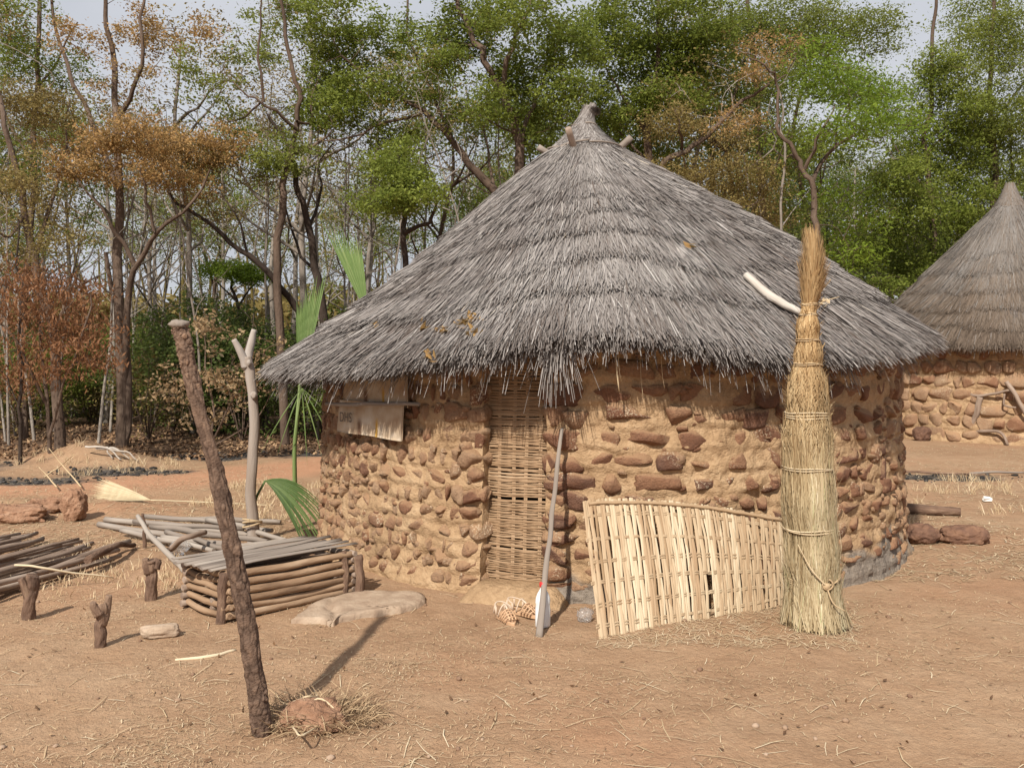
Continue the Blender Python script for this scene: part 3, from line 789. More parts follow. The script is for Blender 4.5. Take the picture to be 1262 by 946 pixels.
nt.links.new(c, b.inputs['Base Color']); nt.links.new(b.outputs[0], out.inputs[0])
M['board'] = m
bd, a0, bx, by, bL = board(1.03, 1.27, -56.5, -38.2, 'window_board', M['board'], .5, .085, .02)
board(1.262, 1.60, -56, -38, 'window_board_above', M['board'], .5, .06, 0)
cu = bpy.data.curves.new('lettering', 'FONT'); cu.body = 'DHS'; cu.size = .105; cu.extrude = .0008
to = bpy.data.objects.new('lettering_curve', cu); COL.objects.link(to)
dg = bpy.context.evaluated_depsgraph_get(); me = bpy.data.meshes.new_from_object(to.evaluated_get(dg))
bpy.data.objects.remove(to); let = bpy.data.objects.new('lettering', me); COL.objects.link(let)
me.materials.append(M['ink'])
org = a0 + bx * .06 + by * .036 + np.array([0, 0, 1.11])
mw = Matrix(((bx[0] * .85, 0, by[0], org[0] - HC[0]), (bx[1] * .85, 0, by[1], org[1] - HC[1]), (0, 1, 0, org[2]), (0, 0, 0, 1)))
me.transform(mw); let.parent = bd; let['_w'] = list(hut['_w'])
mb = MB(); mb.tube(smooth_path([wall_pt(-59.5, 1.235, .14), wall_pt(-50, 1.25, .18), wall_pt(-43, 1.27, .17), wall_pt(-34.0, 1.275, .13)], 14, .006), [.013, .016, .013], 8, .35, .15)
mb.build('holding_stick', M['grey_wood'], hut)
# broken reeds poking down from under the eave
for px, y0, y1, Y, r in ((760, 425, 482, 5.78, .011), (763, 440, 470, 5.75, .005), (816, 440, 478, 5.8, .004), (790, 440, 492, 5.82, .003)):
    mb = MB(); mb.tube(smooth_path([P(px - 2, y0 - 22, Y + .05), P(px, (y0 + y1) / 2, Y), P(px + 3, y1, Y)], 6), [r, r, r * .7], 6, .8, .1, flat=.5); mb.build('hanging_reed', M['straw'], hut)

# ---------------------------------------------------------------- far hut
FC = np.array([10.5, 19.2])
rf2 = Roof((10.45, 19.2), 3.25, (10.5, 19.2), 4.75, .30, [(-180, 1.68), (-60, 1.66), (0, 1.68), (60, 1.7)], [(-180, .03), (0, .05), (120, .03)], 8)
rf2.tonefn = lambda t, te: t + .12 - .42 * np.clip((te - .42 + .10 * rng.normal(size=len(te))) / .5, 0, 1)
rf2.tufts = []
hut2 = thing('round_hut', (FC[0], FC[1], 0), 'farther round stone hut with brown and grey thatch at the edge of the clearing', 'hut')
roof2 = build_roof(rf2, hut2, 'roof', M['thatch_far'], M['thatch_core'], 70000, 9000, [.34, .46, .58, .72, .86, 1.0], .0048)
fb = MB(); prof2 = [(4.66, .36), (4.82, .29), (4.95, .20), (5.05, .15), (5.15, .12), (5.22, .09)]
cz = np.linspace(4.66, 5.20, 14); fb.tube(np.stack([np.full(14, 10.5), np.full(14, 19.2), cz], -1), np.interp(cz, [q[0] for q in prof2], [q[1] for q in prof2]), 14, .35, .25)
n = 1500; z1 = rng.uniform(4.64, 5.08, n); p = rng.uniform(0, 6.28, n)
def fp2(z, h): r = np.interp(z, [q[0] for q in prof2], [q[1] for q in prof2]) + h; return np.stack([10.5 + r * np.sin(p), 19.2 - r * np.cos(p), z], -1)
fb.ribbon(fp2(z1 + .2, 0), fp2(z1 + .1, .01), fp2(z1, .02), np.stack([np.cos(p), np.sin(p), p * 0], -1) * .006, np.clip(.5 + .15 * rng.normal(size=n), 0, 1))
fb.build('finial', M['thatch_far'], roof2)
build_wall(FC, 2.85, rf2, None, [.0, .24, .50, .76, 1.02, 1.28, 1.54, 1.80, 2.06], hut2, 700, lambda p, q: .27, lambda p, q: .045, lambda p, z: .18, lambda PH, Z: np.zeros_like(PH))
# ---------------------------------------------------------------- woven panel leaning on the wall
TL, TR, BL, BR = np.array([.43, 5.80, .67]), np.array([1.80, 6.03, .55]), np.array([.485, 5.17, .015]), np.array([1.80, 5.86, .02])
TR = P(968, 642, 6.0); TL = P(716, 622, 5.80); BL = P(735, 786, 5.18); BR = P(972, 742, 5.9)
pn = unit(np.cross(TR - TL, BL - TL)); pn = pn if pn[1] < 0 else -pn
panel = thing('woven_panel', G(850, 765), 'pale woven split bamboo panel with bowed top edge leaning on the round hut', 'panel')
def ps(u, v):
    u = np.asarray(u, float)[..., None]; v = np.asarray(v, float)[..., None]
    q = (TL * (1 - u) + TR * u) * (1 - v) + (BL * (1 - u) + BR * u) * v
    q = q + np.array([0, 0, 1.0]) * (.052 * np.sin(np.pi * u ** .8) * (1 - v) - .015 * np.sin(np.pi * u) * v)
    return q + pn * (.03 * np.sin(np.pi * u) * np.sin(np.pi * v))
mb = MB()
wefts = [.10, .30, .47, .62, .78, .93]
ncol = 88
band = np.interp(np.arange(ncol), np.arange(0, ncol + 4, 4), rng.uniform(.25, .95, len(np.arange(0, ncol + 4, 4))))
for i_ in range(ncol):
    if i_ in (49, 50) : vr = (-.01, .62)
    else: vr = (-.02 - .02 * rng.random(), 1.01 + .012 * rng.random())
    u0 = (i_ + .5) / ncol + rng.normal() * .002
    v = np.linspace(*vr, 40)
    ph_ = (i_ // 2) % 2
    wv = .0042 * np.cos(np.pi * (np.interp(v, wefts, np.arange(len(wefts))) + ph_))
    u = u0 + .0055 * vnoise(v * 2.6, i_ * 5.3) - .02 * (v - .5) * 0
    C = ps(u, v) + pn * wv[:, None]
    x = unit(ps(u0 + .01, .5) - ps(u0 - .01, .5)); hw = rng.uniform(.0074, .0104) * (1.2 if i_ % 7 == 3 else 1)
    V = np.concatenate([C - x * hw, C + pn * .005, C + x * hw]); k = 40; q = np.arange(k - 1)
    Fq = np.concatenate([np.stack([q, q + 1, k + q + 1, k + q], -1), np.stack([k + q, k + q + 1, 2 * k + q + 1, 2 * k + q], -1)])
    o = rng.uniform(0, 50); tcs = np.concatenate([np.stack([np.full(k, o + s), np.full(k, o), v], -1) for s in (0, .01, .02)])
    mb.add(V, Fq, np.clip(band[i_] + .18 * rng.normal(), 0, 1), tcs)
wf = []
for r_, v0 in enumerate(wefts):
    for s in (-1, 1):
        u = np.linspace(-.015, 1.01, 180); v = v0 + s * .009 + .008 * vnoise(u * 4, v0 * 30 + s)
        wv = -.0048 * np.cos(np.pi * (r_ + np.floor(u * ncol / 2)))
        C = ps(u, v) + pn * (wv + .001)[:, None]; up = np.array([0, 0, .0055])
        V = np.concatenate([C - up, C + pn * .003, C + up]); k = 180; q = np.arange(k - 1)
        Fq = np.concatenate([np.stack([q, q + 1, k + q + 1, k + q], -1), np.stack([k + q, k + q + 1, 2 * k + q + 1, 2 * k + q], -1)])
        wf.append((V, Fq, np.clip(.55 + .25 * vnoise(np.tile(u, 3) * 9, v0 * 9), 0, 1)))
# the weft is one long strand that turns back at the edges
off_ = np.arange(len(wf)) * 540
Fw = [f + o for (_, f, _), o in zip(wf, off_)]
for i_ in range(len(wf) - 1):
    c_ = 179 if i_ % 2 == 0 else 0; a_, b_ = off_[i_], off_[i_ + 1]
    Fw.append(np.array([[a_ + c_, a_ + 180 + c_, b_ + 180 + c_, b_ + c_], [a_ + 180 + c_, a_ + 360 + c_, b_ + 360 + c_, b_ + 180 + c_]]))
wm = MB(); wm.add(np.concatenate([v for v, _, _ in wf]), np.concatenate(Fw), np.concatenate([t for _, _, t in wf]))
mb.build('wicker_weave', M['bamboo'], panel); wm.build('weft_strand', M['bamboo'], panel)
for v0, u0, u1, r in ((.012, .03, .99, .011), (.99, -.01, .98, .011)):
    mb = MB(); u = np.linspace(u0, u1, 24); mb.tube(ps(u, np.full(24, v0)) + pn * .014 + rng.normal(size=(24, 3)) * .002, r, 8, .35, .12); mb.build('edge_rod', M['bamboo'], panel)
mb = MB(); v = np.linspace(.35, 1.0, 12); mb.tube(ps(np.full(12, -.012), v) + pn * .006, .008, 6, .75, .1); mb.build('edge_rod', M['bamboo'], panel)

# ---------------------------------------------------------------- grass sheaf
SY = 5.44
prof3 = [(772, 43, 1004), (755, 37, 1003), (735, 33, 1001), (716, 28.5, 1001), (700, 31, 1000), (675, 31.5, 1000), (650, 30, 997), (625, 31, 996), (600, 30.5, 996), (577, 28.5, 995), (550, 29.5, 995), (530, 28, 994), (511, 24.5, 994), (490, 26, 994), (470, 24, 995), (456, 19.5, 995), (449, 17.5, 996), (436, 19.5, 996), (427, 17, 996), (418, 14.5, 996), (405, 17, 996), (397, 16, 996), (387, 11, 996), (380, 11.5, 997), (374, 10, 998), (362, 15, 1000), (345, 19, 1002), (325, 18, 1002), (310, 13, 1001), (296, 8, 999), (284, 3, 998)]
sh = np.array([[CZ - (a_ - HY) / FPX * SY, b_ / FPX * SY, (c_ - CX) / FPX * SY] for a_, b_, c_ in prof3])[::1]
zz_, rr_, xx_ = sh[::-1].T if False else (sh[:, 0], sh[:, 1], sh[:, 2])
def sp_(z, a_, k):
    r = np.interp(z, zz_, rr_) * k * (1 + .10 * vnoise(np.sin(a_) * 1.6, np.cos(a_) * 1.6, np.asarray(z) * 4)); return np.stack([np.interp(z, zz_, xx_) + r * np.sin(a_), SY - r * np.cos(a_), z], -1)
zz_ = np.array(zz_); zz_[0] = .0
sheaf = thing('grass_sheaf', (float(xx_[0]), SY, 0), 'tall standing sheaf of dry grass bound at intervals with a feathery top, beside woven panel', 'sheaf')
order = np.argsort(zz_); zz_, rr_, xx_ = zz_[order], rr_[order], xx_[order]
rr_ = rr_ * np.interp(zz_, [1.2, 1.6, 1.95, 2.15, 2.35], [1, .88, .80, .58, .4])
m, nt, out = new_mat('sheaf_grass')
b = N(nt, 'ShaderNodeBsdfPrincipled'); b.inputs['Roughness'].default_value = .8; b.inputs['Specular IOR Level'].default_value = .2
rn = N(nt, 'ShaderNodeAttribute', attribute_name='rnd').outputs['Fac']
lo = ramp(nt, rn, [(0, (.16, .105, .05)), (.3, (.31, .235, .135)), (.55, (.42, .335, .205)), (.8, (.52, .435, .29)), (.92, (.36, .345, .18)), (1, (.64, .57, .42))])
hi = ramp(nt, rn, [(0, (.17, .085, .035)), (.4, (.36, .225, .105)), (.75, (.48, .335, .175)), (1, (.63, .46, .26))])
ps_ = N(nt, 'ShaderNodeSeparateXYZ'); nt.links.new(N(nt, 'ShaderNodeTexCoord').outputs['Object'], ps_.inputs[0])
c = mixc(nt, maprange(nt, ps_.outputs[2], .7, 1.75), lo, hi); nt.links.new(c, b.inputs['Base Color']); nt.links.new(b.outputs[0], out.inputs[0])
M['sheaf'] = m
mb = MB(); cz = np.linspace(.0, 2.30, 90)
mb.tube(np.stack([np.interp(cz, zz_, xx_), np.full(90, SY), cz], -1), np.interp(cz, zz_, rr_) * np.where(cz > 1.9, .45, .86), 20, .2, .05)
n = 21000; z0 = .02 + 2.10 * rng.random(n) ** .85 ; a_ = rng.uniform(0, 2 * math.pi, n); L = rng.uniform(.12, .34, n)
z0 = np.where(rng.random(n) < .16, rng.uniform(.0, .16, n), z0)
plm = z0 > 1.92; L = np.where(plm, L * .55, np.where(z0 > 1.0, L * .27, L))
kk = rng.uniform(.86, 1.03, n); kk2 = np.where(rng.random(n) < .06, kk + rng.uniform(0, .22, n), kk)
ro = np.where((z0 < .2), 1.0, 1.0)
da_ = rng.normal(size=n) * .16
A = sp_(z0, a_, kk); B = sp_(z0 + L / 2, a_ + da_ * .5, (kk + kk2) / 2 + .015); C = sp_(np.minimum(z0 + L, 2.36), a_ + da_, kk2)
stray = rng.random(n) < .09
C = C + stray[:, None] * np.stack([np.sin(a_), -np.cos(a_), rng.normal(size=n) * .3], -1) * rng.uniform(.0, .06, (n, 1))
lowm = z0 < .05
sv = np.stack([np.cos(a_ + rng.normal(size=n) * .6), np.sin(a_), a_ * 0], -1)
mb.ribbon(A, B, C, sv * .0021 * rng.uniform(.6, 1.5, (n, 1)), np.clip(.52 + .17 * rng.normal(size=n) + .30 * vnoise(a_ * 5, z0 * 1.6, 3), 0, 1))
n = 1700; a_ = rng.uniform(0, 6.28, n); z0 = rng.uniform(1.86, 2.2, n); A = sp_(z0, a_, .5); out_ = np.stack([np.sin(a_), -np.cos(a_), np.full(n, 1.9)], -1)
C = sp_(np.minimum(z0 + .12, 2.34), a_, 1.0) + out_ * rng.uniform(0, .045, (n, 1))
mb.ribbon(A, (A + C) / 2, C, np.stack([np.cos(a_), np.sin(a_), a_ * 0], -1) * .0016, np.clip(.55 + .2 * rng.normal(size=n), 0, 1))
mb.build('grass_bundle', M['sheaf'], sheaf)
def binding(py, turns, r, tilt, col, gap=.012):
    z0 = CZ - (py - HY) / FPX * SY; mb = MB()
    for t_ in range(turns):
        a_ = np.linspace(0, 2 * math.pi, 49); z = z0 + (t_ - (turns - 1) / 2) * gap + tilt * np.cos(a_ + t_ * .9) + .003 * np.sin(3 * a_ + t_)
        k = np.interp(z0, zz_, rr_) * 1.02 + r * .6
        mb.tube(np.stack([np.interp(z, zz_, xx_) + k * np.sin(a_), SY - k * np.cos(a_), z], -1), r, 6, col + rng.normal() * .08, .2, cap=False, flat=.6)
    if py > 700:
        kx = float(np.interp(z0, zz_, xx_)); ky = SY - float(np.interp(z0, zz_, rr_)) - .02
        mb.blob((kx + .03, ky, z0), (.022, .018, .022), 3, .3, 2, rnd=.6)
        a_ = np.linspace(0.2, 5.0, 20); mb.tube(np.stack([kx + .035 + .03 * np.sin(a_), np.full(20, ky - .008), z0 + .012 + .03 * np.cos(a_)], -1), .005, 6, .5)
        mb.tube(smooth_path([(kx + .03, ky, z0), (kx + .06, ky - .03, z0 - .09), (kx + .13, ky - .035, z0 - .135)], 10), [.006, .004, .003], 6, .6)
        mb.tube(smooth_path([(kx + .03, ky - .01, z0), (kx - .06, ky - .012, z0 + .10), (kx - .13, ky + .02, z0 + .24)], 10), [.005, .004, .002], 6, .8)
        mb.tube(smooth_path([(kx + .03, ky - .005, z0), (kx + .12, ky + .05, z0 + .03), (kx + .165, ky + .16, z0 + .08)], 10), [.012, .01, .006], 6, .55, flat=.4)
    mb.build('binding', M['straw'], sheaf)
binding(714, 3, .007, .004, .72); binding(650, 2, .006, -.006, .78); binding(577, 2, .005, .006, .85); binding(511, 3, .006, -.002, .88, .016)
binding(450, 2, .006, .008, .66, .01); binding(420, 2, .006, .006, .62, .01); binding(388, 2, .005, .002, .8, .008); binding(375, 2, .005, -.002, .75, .008)

# ---------------------------------------------------------------- poles, stumps, stick
def pole(name, pts, rad, label, cat, mt, group=None, seg=9, rough=.14, n=14, jit=.01, rnd=None, loc=None):
    pts = np.asarray(pts, float); mb = MB()
    mb.tube(smooth_path(pts, n, jit), rad, seg, rng.uniform(.1, .9) if rnd is None else rnd, rough)
    return tag(mb.build(name, mt, None, pts[0] if loc is None else loc), label, cat, group)
Yp = 3.86
c = [G(325, 903) - np.array([0, 0, .12]), P(322, 890, Yp), P(313, 830, Yp), P(300, 740, Yp), P(283, 655, Yp), P(262, 560, Yp), P(240, 480, Yp), P(228, 430, Yp), P(221, 401, Yp)]
post = thing('bark_post', G(325, 903), 'leaning dark post with deeply cracked bark standing in the foreground dirt', 'post')
mb = MB()
pp = smooth_path(c, 300, .004); seg = 72
rad = np.interp(np.linspace(0, 1, 300), [0, .1, .3, .5, .75, .93, 1], [.038, .036, .033, .029, .026, .026, .023])
mb.tube(pp, rad, seg, .5, .10)
V = mb.V[0].reshape(300, seg, 3); ctr = pp[:, None]; L = np.linspace(0, 1.9, 300)[:, None]; th = np.arange(seg)[None] * 2 * math.pi / seg
# bark plates: a cellular field lifted off the wood
pts2 = np.stack([np.cos(th) * .04 + 0 * L, np.sin(th) * .04 + 0 * L, np.broadcast_to(L * .75, (300, seg)) + .006 * fbm(th * 3, L * 30, 4, 2)], -1)
seeds = np.stack([np.cos(q := rng.uniform(0, 6.28, 560)) * .04, np.sin(q) * .04, rng.uniform(0, 1.45, 560)], -1)
D = np.linalg.norm(pts2.reshape(-1, 1, 3) - seeds[None], axis=2); plate = rng.random(560)[D.argmin(1)]; D.partition(1, axis=1); edge = np.clip((D[:, 1] - D[:, 0]) / .0065, 0, 1).reshape(300, seg); edge = np.maximum(edge, np.clip(.2 + 1.6 * fbm(th * 1.5, L * 7, 6, 3), 0, 1)); pid = plate.reshape(300, seg)
peel = np.clip(1 - np.hypot((L - 1.27) / .14, (np.cos(th + .0) - .3) / .9) ** 4, 0, 1)
out_d = unit(V - ctr); V2 = V + out_d * ((edge ** .6 * (.004 + .007 * pid) + .006 * fbm(th * 6 / 6.28 * 3, L * 22, 2, 3)) * (1 - peel) - .004 * peel)[..., None]
mb.V[0] = V2.reshape(-1, 3); mb.R[0] = (np.clip(.05 + .40 * edge + .22 * pid * edge + .3 * np.clip(L - 1.0, 0, 1), 0, 1) * (1 - peel) + .9 * peel).ravel()
M['bark_plain'] = mat('plated_bark', [(0, (.04, .025, .018)), (.35, (.10, .065, .048)), (.7, (.19, .125, .09)), (.88, (.30, .19, .125)), (1, (.40, .25, .16))], scale=26, rw=.62, bump=1, bscale=110, bdist=.008)
mb.build('trunk', M['bark_plain'], post)
mb = MB(); mb.blob(pp[-1] + np.array([0, 0, .004]), (.038, .038, .022), 3, .6, 2.5, rnd=.5); mb.build('chopped_top', M['grey_wood'], post)

fork = thing('forked_post', G(313, 668), 'pale debarked forked post standing behind the log crib', 'post')
Yf = 7.87; mb = MB()
mb.tube(smooth_path([G(313, 668) - np.array([0, 0, .1]), P(312, 650, Yf), P(309, 600, Yf), P(314, 530, Yf), P(312, 490, Yf), P(307, 455, Yf), P(303, 440, Yf)], 40, .006), [.060, .052, .046, .043, .041, .044, .048], 16, .3, .10)
mb.tube(smooth_path([P(304, 452, Yf), P(298, 436, Yf - .03), P(288, 418, Yf - .05)], 14, .004), [.048, .036, .030, .022], 12, .7, .14)
mb.tube(smooth_path([P(304, 452, Yf), P(308, 430, Yf + .03), P(313, 406, Yf + .05)], 14, .004), [.046, .036, .034, .022], 12, .75, .14)
mb.blob(P(313, 487, Yf - .05), (.03, .03, .035), 3, .4, 2, rnd=.6); mb.blob(P(307, 447, Yf - .055), (.02, .02, .028), 3, .4, 2, rnd=.4)
M['fork_wood'] = mat('fork_wood', [(0, (.17, .12, .09)), (.35, (.29, .235, .195)), (.7, (.37, .33, .30)), (1, (.47, .44, .41))], scale=8, rw=.55, bump=.6, bscale=60, zs=.15, bdist=.008)
mb.build('trunk', M['fork_wood'], fork)
mb = MB()
for dz in (0, .02, .035):
    a_ = np.linspace(0, 6.28, 25); mb.tube(np.stack([P(311, 646, Yf)[0] + .078 * np.sin(a_), Yf - .078 * np.cos(a_), P(311, 646, Yf)[2] + dz + .02 * np.sin(a_ + dz * 60)], -1), .009, 6, .6, cap=False)
mb.build('binding', M['straw'], fork)

def stump(px, py, h, r, pts, label, fork_pts=None):
    g = G(px, py); t_ = thing('stump', g, label, 'stump', 'cut stumps by the log pile'); Yq = g[1]; mb = MB()
    mb.tube(smooth_path([g - np.array([0, 0, .06])] + [P(a_, b_, Yq) for a_, b_ in pts], 44, .005), np.array(r) * .85, 26, .4, .45, rf=22)
    mb.build('trunk', M['stump_wood'], t_)
    for fp in fork_pts or []:
        mb = MB(); mb.tube(smooth_path([P(a_, b_, Yq + d_) for a_, b_, d_ in fp], 10, .003), [r[-1] * .75, r[-1] * .6, r[-1] * .4], 9, .6, .35, rf=20); mb.build('branch_stub', M['stump_wood'], t_)
    return t_
stump(35, 763, .3, [.045, .04, .042], [(36, 745), (40, 722), (40, 709)], 'reddish forked stump beside the stacked dark poles', [[(36, 736, 0), (30, 722, -.02), (25, 713, -.03)]])
stump(124, 797, .3, [.036, .034, .038], [(124, 780), (125, 760), (123, 746)], 'stump with a splayed bowl-like top and a thin prong', [[(126, 770, 0), (132, 750, .02), (134, 733, .02)], [(122, 758, -.02), (116, 748, -.03), (114, 742, -.04)]])
stump(186, 739, .3, [.042, .04, .05], [(186, 722), (187, 702), (188, 690)], 'dark ragged stump between the two pole piles and the crib', [[(184, 705, 0), (181, 695, -.02), (179, 688, -.03)], [(190, 700, 0), (193, 692, .01), (195, 688, .02)]])

st = thing('leaning_stick', G(664, 783), 'long grey flat stick leaning against the hut beside the doorway', 'stick')
mb = MB(); A_, B_ = G(664, 783), P(692, 528, 5.93)
mb.tube(smooth_path([A_ - np.array([0, 0, .02]), A_ * .75 + B_ * .25, A_ * .5 + B_ * .5, A_ * .25 + B_ * .75, B_], 30, .006), [.022, .018, .0155, .015, .0145, .011], 12, .45, .16, flat=.6)
mb.build('shaft', M['grey_wood'], st)

# ---------------------------------------------------------------- crib of stacked rails
crib = thing('log_crib', (-1.6, 6.0, 0), 'low crib of stacked poles topped with grey boards in front of the round hut', 'crib')
cA, cB, cC, cD = (np.array(q) for q in ((-2.08, 5.84), (-1.73, 5.53), (-1.08, 6.14), (-1.50, 6.52)))
def rail(p, q, z, r, mt='rail_wood', ext=.05, rnd=None):
    d = unit(q - p); a_ = np.array([*(p - d * ext * rng.uniform(.3, 1)), z]); b_ = np.array([*(q + d * ext * rng.uniform(.3, 1)), z + rng.normal() * .006])
    m_ = (a_ + b_) / 2 + np.array([0, 0, -.012]) + rng.normal(size=3) * .008
    mb = MB(); mb.tube(smooth_path([a_, m_, b_], 14, .008), [r, r * 1.06, r * .92], 10, rng.uniform(.2, .9) if rnd is None else rnd, .14); mb.build('rail', M[mt], crib)
for k in range(6):
    z = .03 + k * .049
    rail(cA, cB, z + .012, .019); rail(cB, cC, z, .0225 if k else .025)
    if k % 1 == 0:
        rail(cD, cC, z + .01, .019, 'pole_wood'); rail(cA, cD, z, .020, 'pole_wood')
        rail(cB * .6 + cA * .4, cC * .6 + cD * .4, z + .012, .016, 'pole_wood', 0)
def cpost(p, h, r):
    mb = MB(); mb.tube(smooth_path([(*p, -.06), (p[0] + .01, p[1], h * .5), (p[0] + rng.normal() * .01, p[1], h)], 12, .006), [r, r * .9, r], 9, .4, .25); mb.build('corner_post', M['stump_wood'], crib)
cpost(cB + np.array([-.035, -.02]), .30, .032); cpost(cC + np.array([.05, -.03]), .27, .032); cpost(cC + np.array([-.05, -.045]), .30, .03); cpost(cA + np.array([-.02, .04]), .28, .028); cpost(cD, .30, .03)
nb_ = 8; dl_ = unit(cC - cB); dn_ = unit(cA - cB)
for k in range(nb_):
    f = (k + .5) / nb_; wid = .46 / nb_ * .5 * rng.uniform(.85, 1.15)
    p = cB + dn_ * (f * .475 - .01); L0, L1 = -.10 + rng.normal() * .02 - .05 * f, .93 + rng.normal() * .03 - .10 * f
    a_ = np.array([*(p + dl_ * L0), .325]); b_ = np.array([*(p + dl_ * L1), .345 + rng.normal() * .008]); d_ = (b_ - a_) / 2
    mb = MB(); t_ = np.linspace(0, 1, 9)[:, None]; C = a_ * (1 - t_) + b_ * t_ + np.stack([vnoise(t_[:, 0] * 3, k * 3.1) * .008, 0 * t_[:, 0], vnoise(t_[:, 0] * 3, k * 7.7) * .008], -1)
    mb.tube(C, [wid, wid * 1.1, wid * .9], 10, rng.uniform(.2, .8), .12, flat=.30); mb.build('top_board', M['grey_wood'], crib)

# ---------------------------------------------------------------- loose piles of poles
k = 0
for lay, cnt in ((0, 14), (1, 11), (2, 6)):
    for q in range(cnt):
        f = (q + .5 + rng.normal() * .12) / cnt
        far_ = np.array([-3.02 - 1.35 * f + rng.normal() * .05, 7.25 + .75 * f + rng.normal() * .12 - .1 * lay]); near_ = far_ + np.array([-.62 + rng.normal() * .05, -2.6 + rng.normal() * .12])
        r = rng.uniform(.018, .029); z0 = .028 + lay * .044
        A_ = np.array([*near_, z0]); B_ = np.array([*far_, z0 - .012 * (lay > 0)])
        pole('pole', [A_, (A_ + B_) / 2 + np.array([rng.normal() * .03, 0, .008]), B_], [r, r * .95, r * .65], 'dark brown pole in the neat parallel pile in front of the clay clods', 'pole', M['pole_wood'], 'parallel dark poles in the near pile', 9, .16, 18, .03)
A_, B_ = G(108, 690, .12), G(165, 671, .04)
pole('pole', [A_, (A_ + B_) / 2 + np.array([0, 0, .04]), B_], [.03, .026, .018], 'crooked dark branch sticking out past the ends of the dark pole pile', 'pole', M['stump_wood'], None, 9, .2)
A_, B_ = G(60, 700, .16), G(140, 712, .03)
pole('reed', [G(18, 696, .19), A_, B_], [.008, .008, .005], 'thin pale reed lying across the dark pole pile', 'reed', M['straw'], None, 6, .05, rnd=.9)
pile = [((122, 646), (245, 668), .035, 0), ((130, 640), (318, 660), .035, 0), ((178, 636), (335, 652), .03, .04), ((150, 653), (262, 679), .03, .03), ((235, 640), (345, 643), .032, 0), ((186, 648), (330, 668), .034, .06), ((238, 668), (340, 690), .032, .03),
        ((200, 662), (318, 676), .03, .05), ((165, 642), (300, 650), .027, .09), ((255, 640), (352, 664), .03, .07), ((205, 655), (290, 690), .028, .05), ((276, 676), (352, 668), .03, .06)]
for (a_, b_, r, z) in pile:
    r *= .8; A_ = G(*a_, z + r); B_ = G(*b_, z + r); B_[1] = np.clip(B_[1], 7.1, 9.0)
    pole('pole', [A_, (A_ + B_) / 2 + np.array([0, rng.normal() * .03, .01]), B_], [r, r, r * .8], 'grey weathered pole in the jumbled pile around the forked post', 'pole', M['grey_wood'], 'jumbled grey poles in the far pile', 9, .15, 14, .016)
pole('pole', [G(211, 676, .06), G(228, 663, .18), G(253, 655, .19)], [.026, .024, .02], 'dark grey pole lying askew on top of the jumbled grey pile', 'pole', M['pole_wood'], None, 9, .15, rnd=.35)
pole('stick', [G(228, 704, .02), P(196, 668, 7.0), P(168, 634, 7.3)], [.024, .022, .016], 'crooked pale stick propped against the front of the jumbled pole pile', 'stick', M['grey_wood'], None, 9, .2, 16, .02, rnd=.95)
pole('stake', [G(178, 676) - np.array([0, 0, .05]), P(178, 655, 7.6), P(176, 632, 7.6)], [.018, .016, .012], 'thin dark upright stake stuck in the dirt beside the jumbled poles', 'stake', M['stump_wood'], None, 8, .2, rnd=.2)
pole('stick', [G(216, 813, .008), G(255, 807, .02), G(290, 800, .01)], [.007, .010, .008], 'short pale stick lying on bare dirt left of the cracked bark post', 'stick', M['straw'], None, 7, .1, rnd=.97)

# ---------------------------------------------------------------- slab, stones, clods
poly = [(360, 767), (388, 748), (440, 733), (512, 733), (523, 743), (500, 753), (470, 757), (424, 765), (408, 770), (398, 768)]
mb = MB(); t_ = np.array([G(a_, b_)[:2] for a_, b_ in poly]); q = smooth_path(np.c_[np.vstack([t_, t_[:1]]), np.zeros(len(t_) + 1)], 90)[:-1, :2]
q = q + .012 * np.stack([vnoise(np.arange(89) * .7, 3), vnoise(np.arange(89) * .7, 8)], -1); cc = q.mean(0)
rings = np.linspace(0, 1, 14)[1:]; Vv = [np.array([[*cc, .036]])]
for r in rings: 
    xy = cc + (q - cc) * r; Vv.append(np.c_[xy, .036 + .014 * fbm(xy[:, 0] * 5, xy[:, 1] * 5, 3, 3) - .012 * (r > .97)])
Vv.append(np.c_[cc + (q - cc) * 1.0, np.full(89, -.05)]); Vv = np.concatenate(Vv); F4 = []
k_ = 89; i_ = np.arange(k_); F3 = np.stack([np.zeros(k_, int), 1 + i_, 1 + (i_ + 1) % k_], -1)
for r in range(len(rings)): F4.append(np.stack([1 + r * k_ + i_, 1 + (r + 1) * k_ + i_, 1 + (r + 1) * k_ + (i_ + 1) % k_, 1 + r * k_ + (i_ + 1) % k_], -1))
# a crack runs across the slab
cr = smooth_path([(*G(412, 742)[:2], 0), (*G(405, 752)[:2], 0), (*G(414, 761)[:2], 0), (*G(404, 772)[:2], 0)], 30)[:, :2]
dcr = np.min(np.linalg.norm(Vv[:, None, :2] - cr[None], axis=2), 1); Vv[:, 2] -= .03 * np.exp(-(dcr / .018) ** 2)
mb.add(Vv, F3); b_ = mb.n - len(Vv)
for f_ in F4: mb.F.append((f_ + b_, 0, True))
tag(mb.build('flat_slab', M['slab'], None, (*cc, 0)), 'flat cracked grey-brown mud slab on the ground beside the log crib', 'slab')
mb = MB(); mb.tube(smooth_path([(*q_, .028) for q_ in cr], 26, .004), .006, 5, .1)
def rock(name, px, py, radii, label, cat, mt, group=None, rot=0, p=2.4, sink=.25, amp=.3, rnd=.5, at=None, frq=2.2):
    g = G(px, py) if at is None else np.array(at); mb = MB()
    mb.blob(g + np.array([0, 0, radii[2] * (1 - sink)]), radii, 5, amp * 1.0, frq, rot, rnd, p)
    return tag(mb.build(name, mt, None, g), label, cat, group)
rock('stone_block', 197, 783, (.10, .045, .035), 'pale oblong stone lying on bare dirt between stump and log crib', 'stone', M['slab'], None, .25, 4, .2, .2, 1.0)
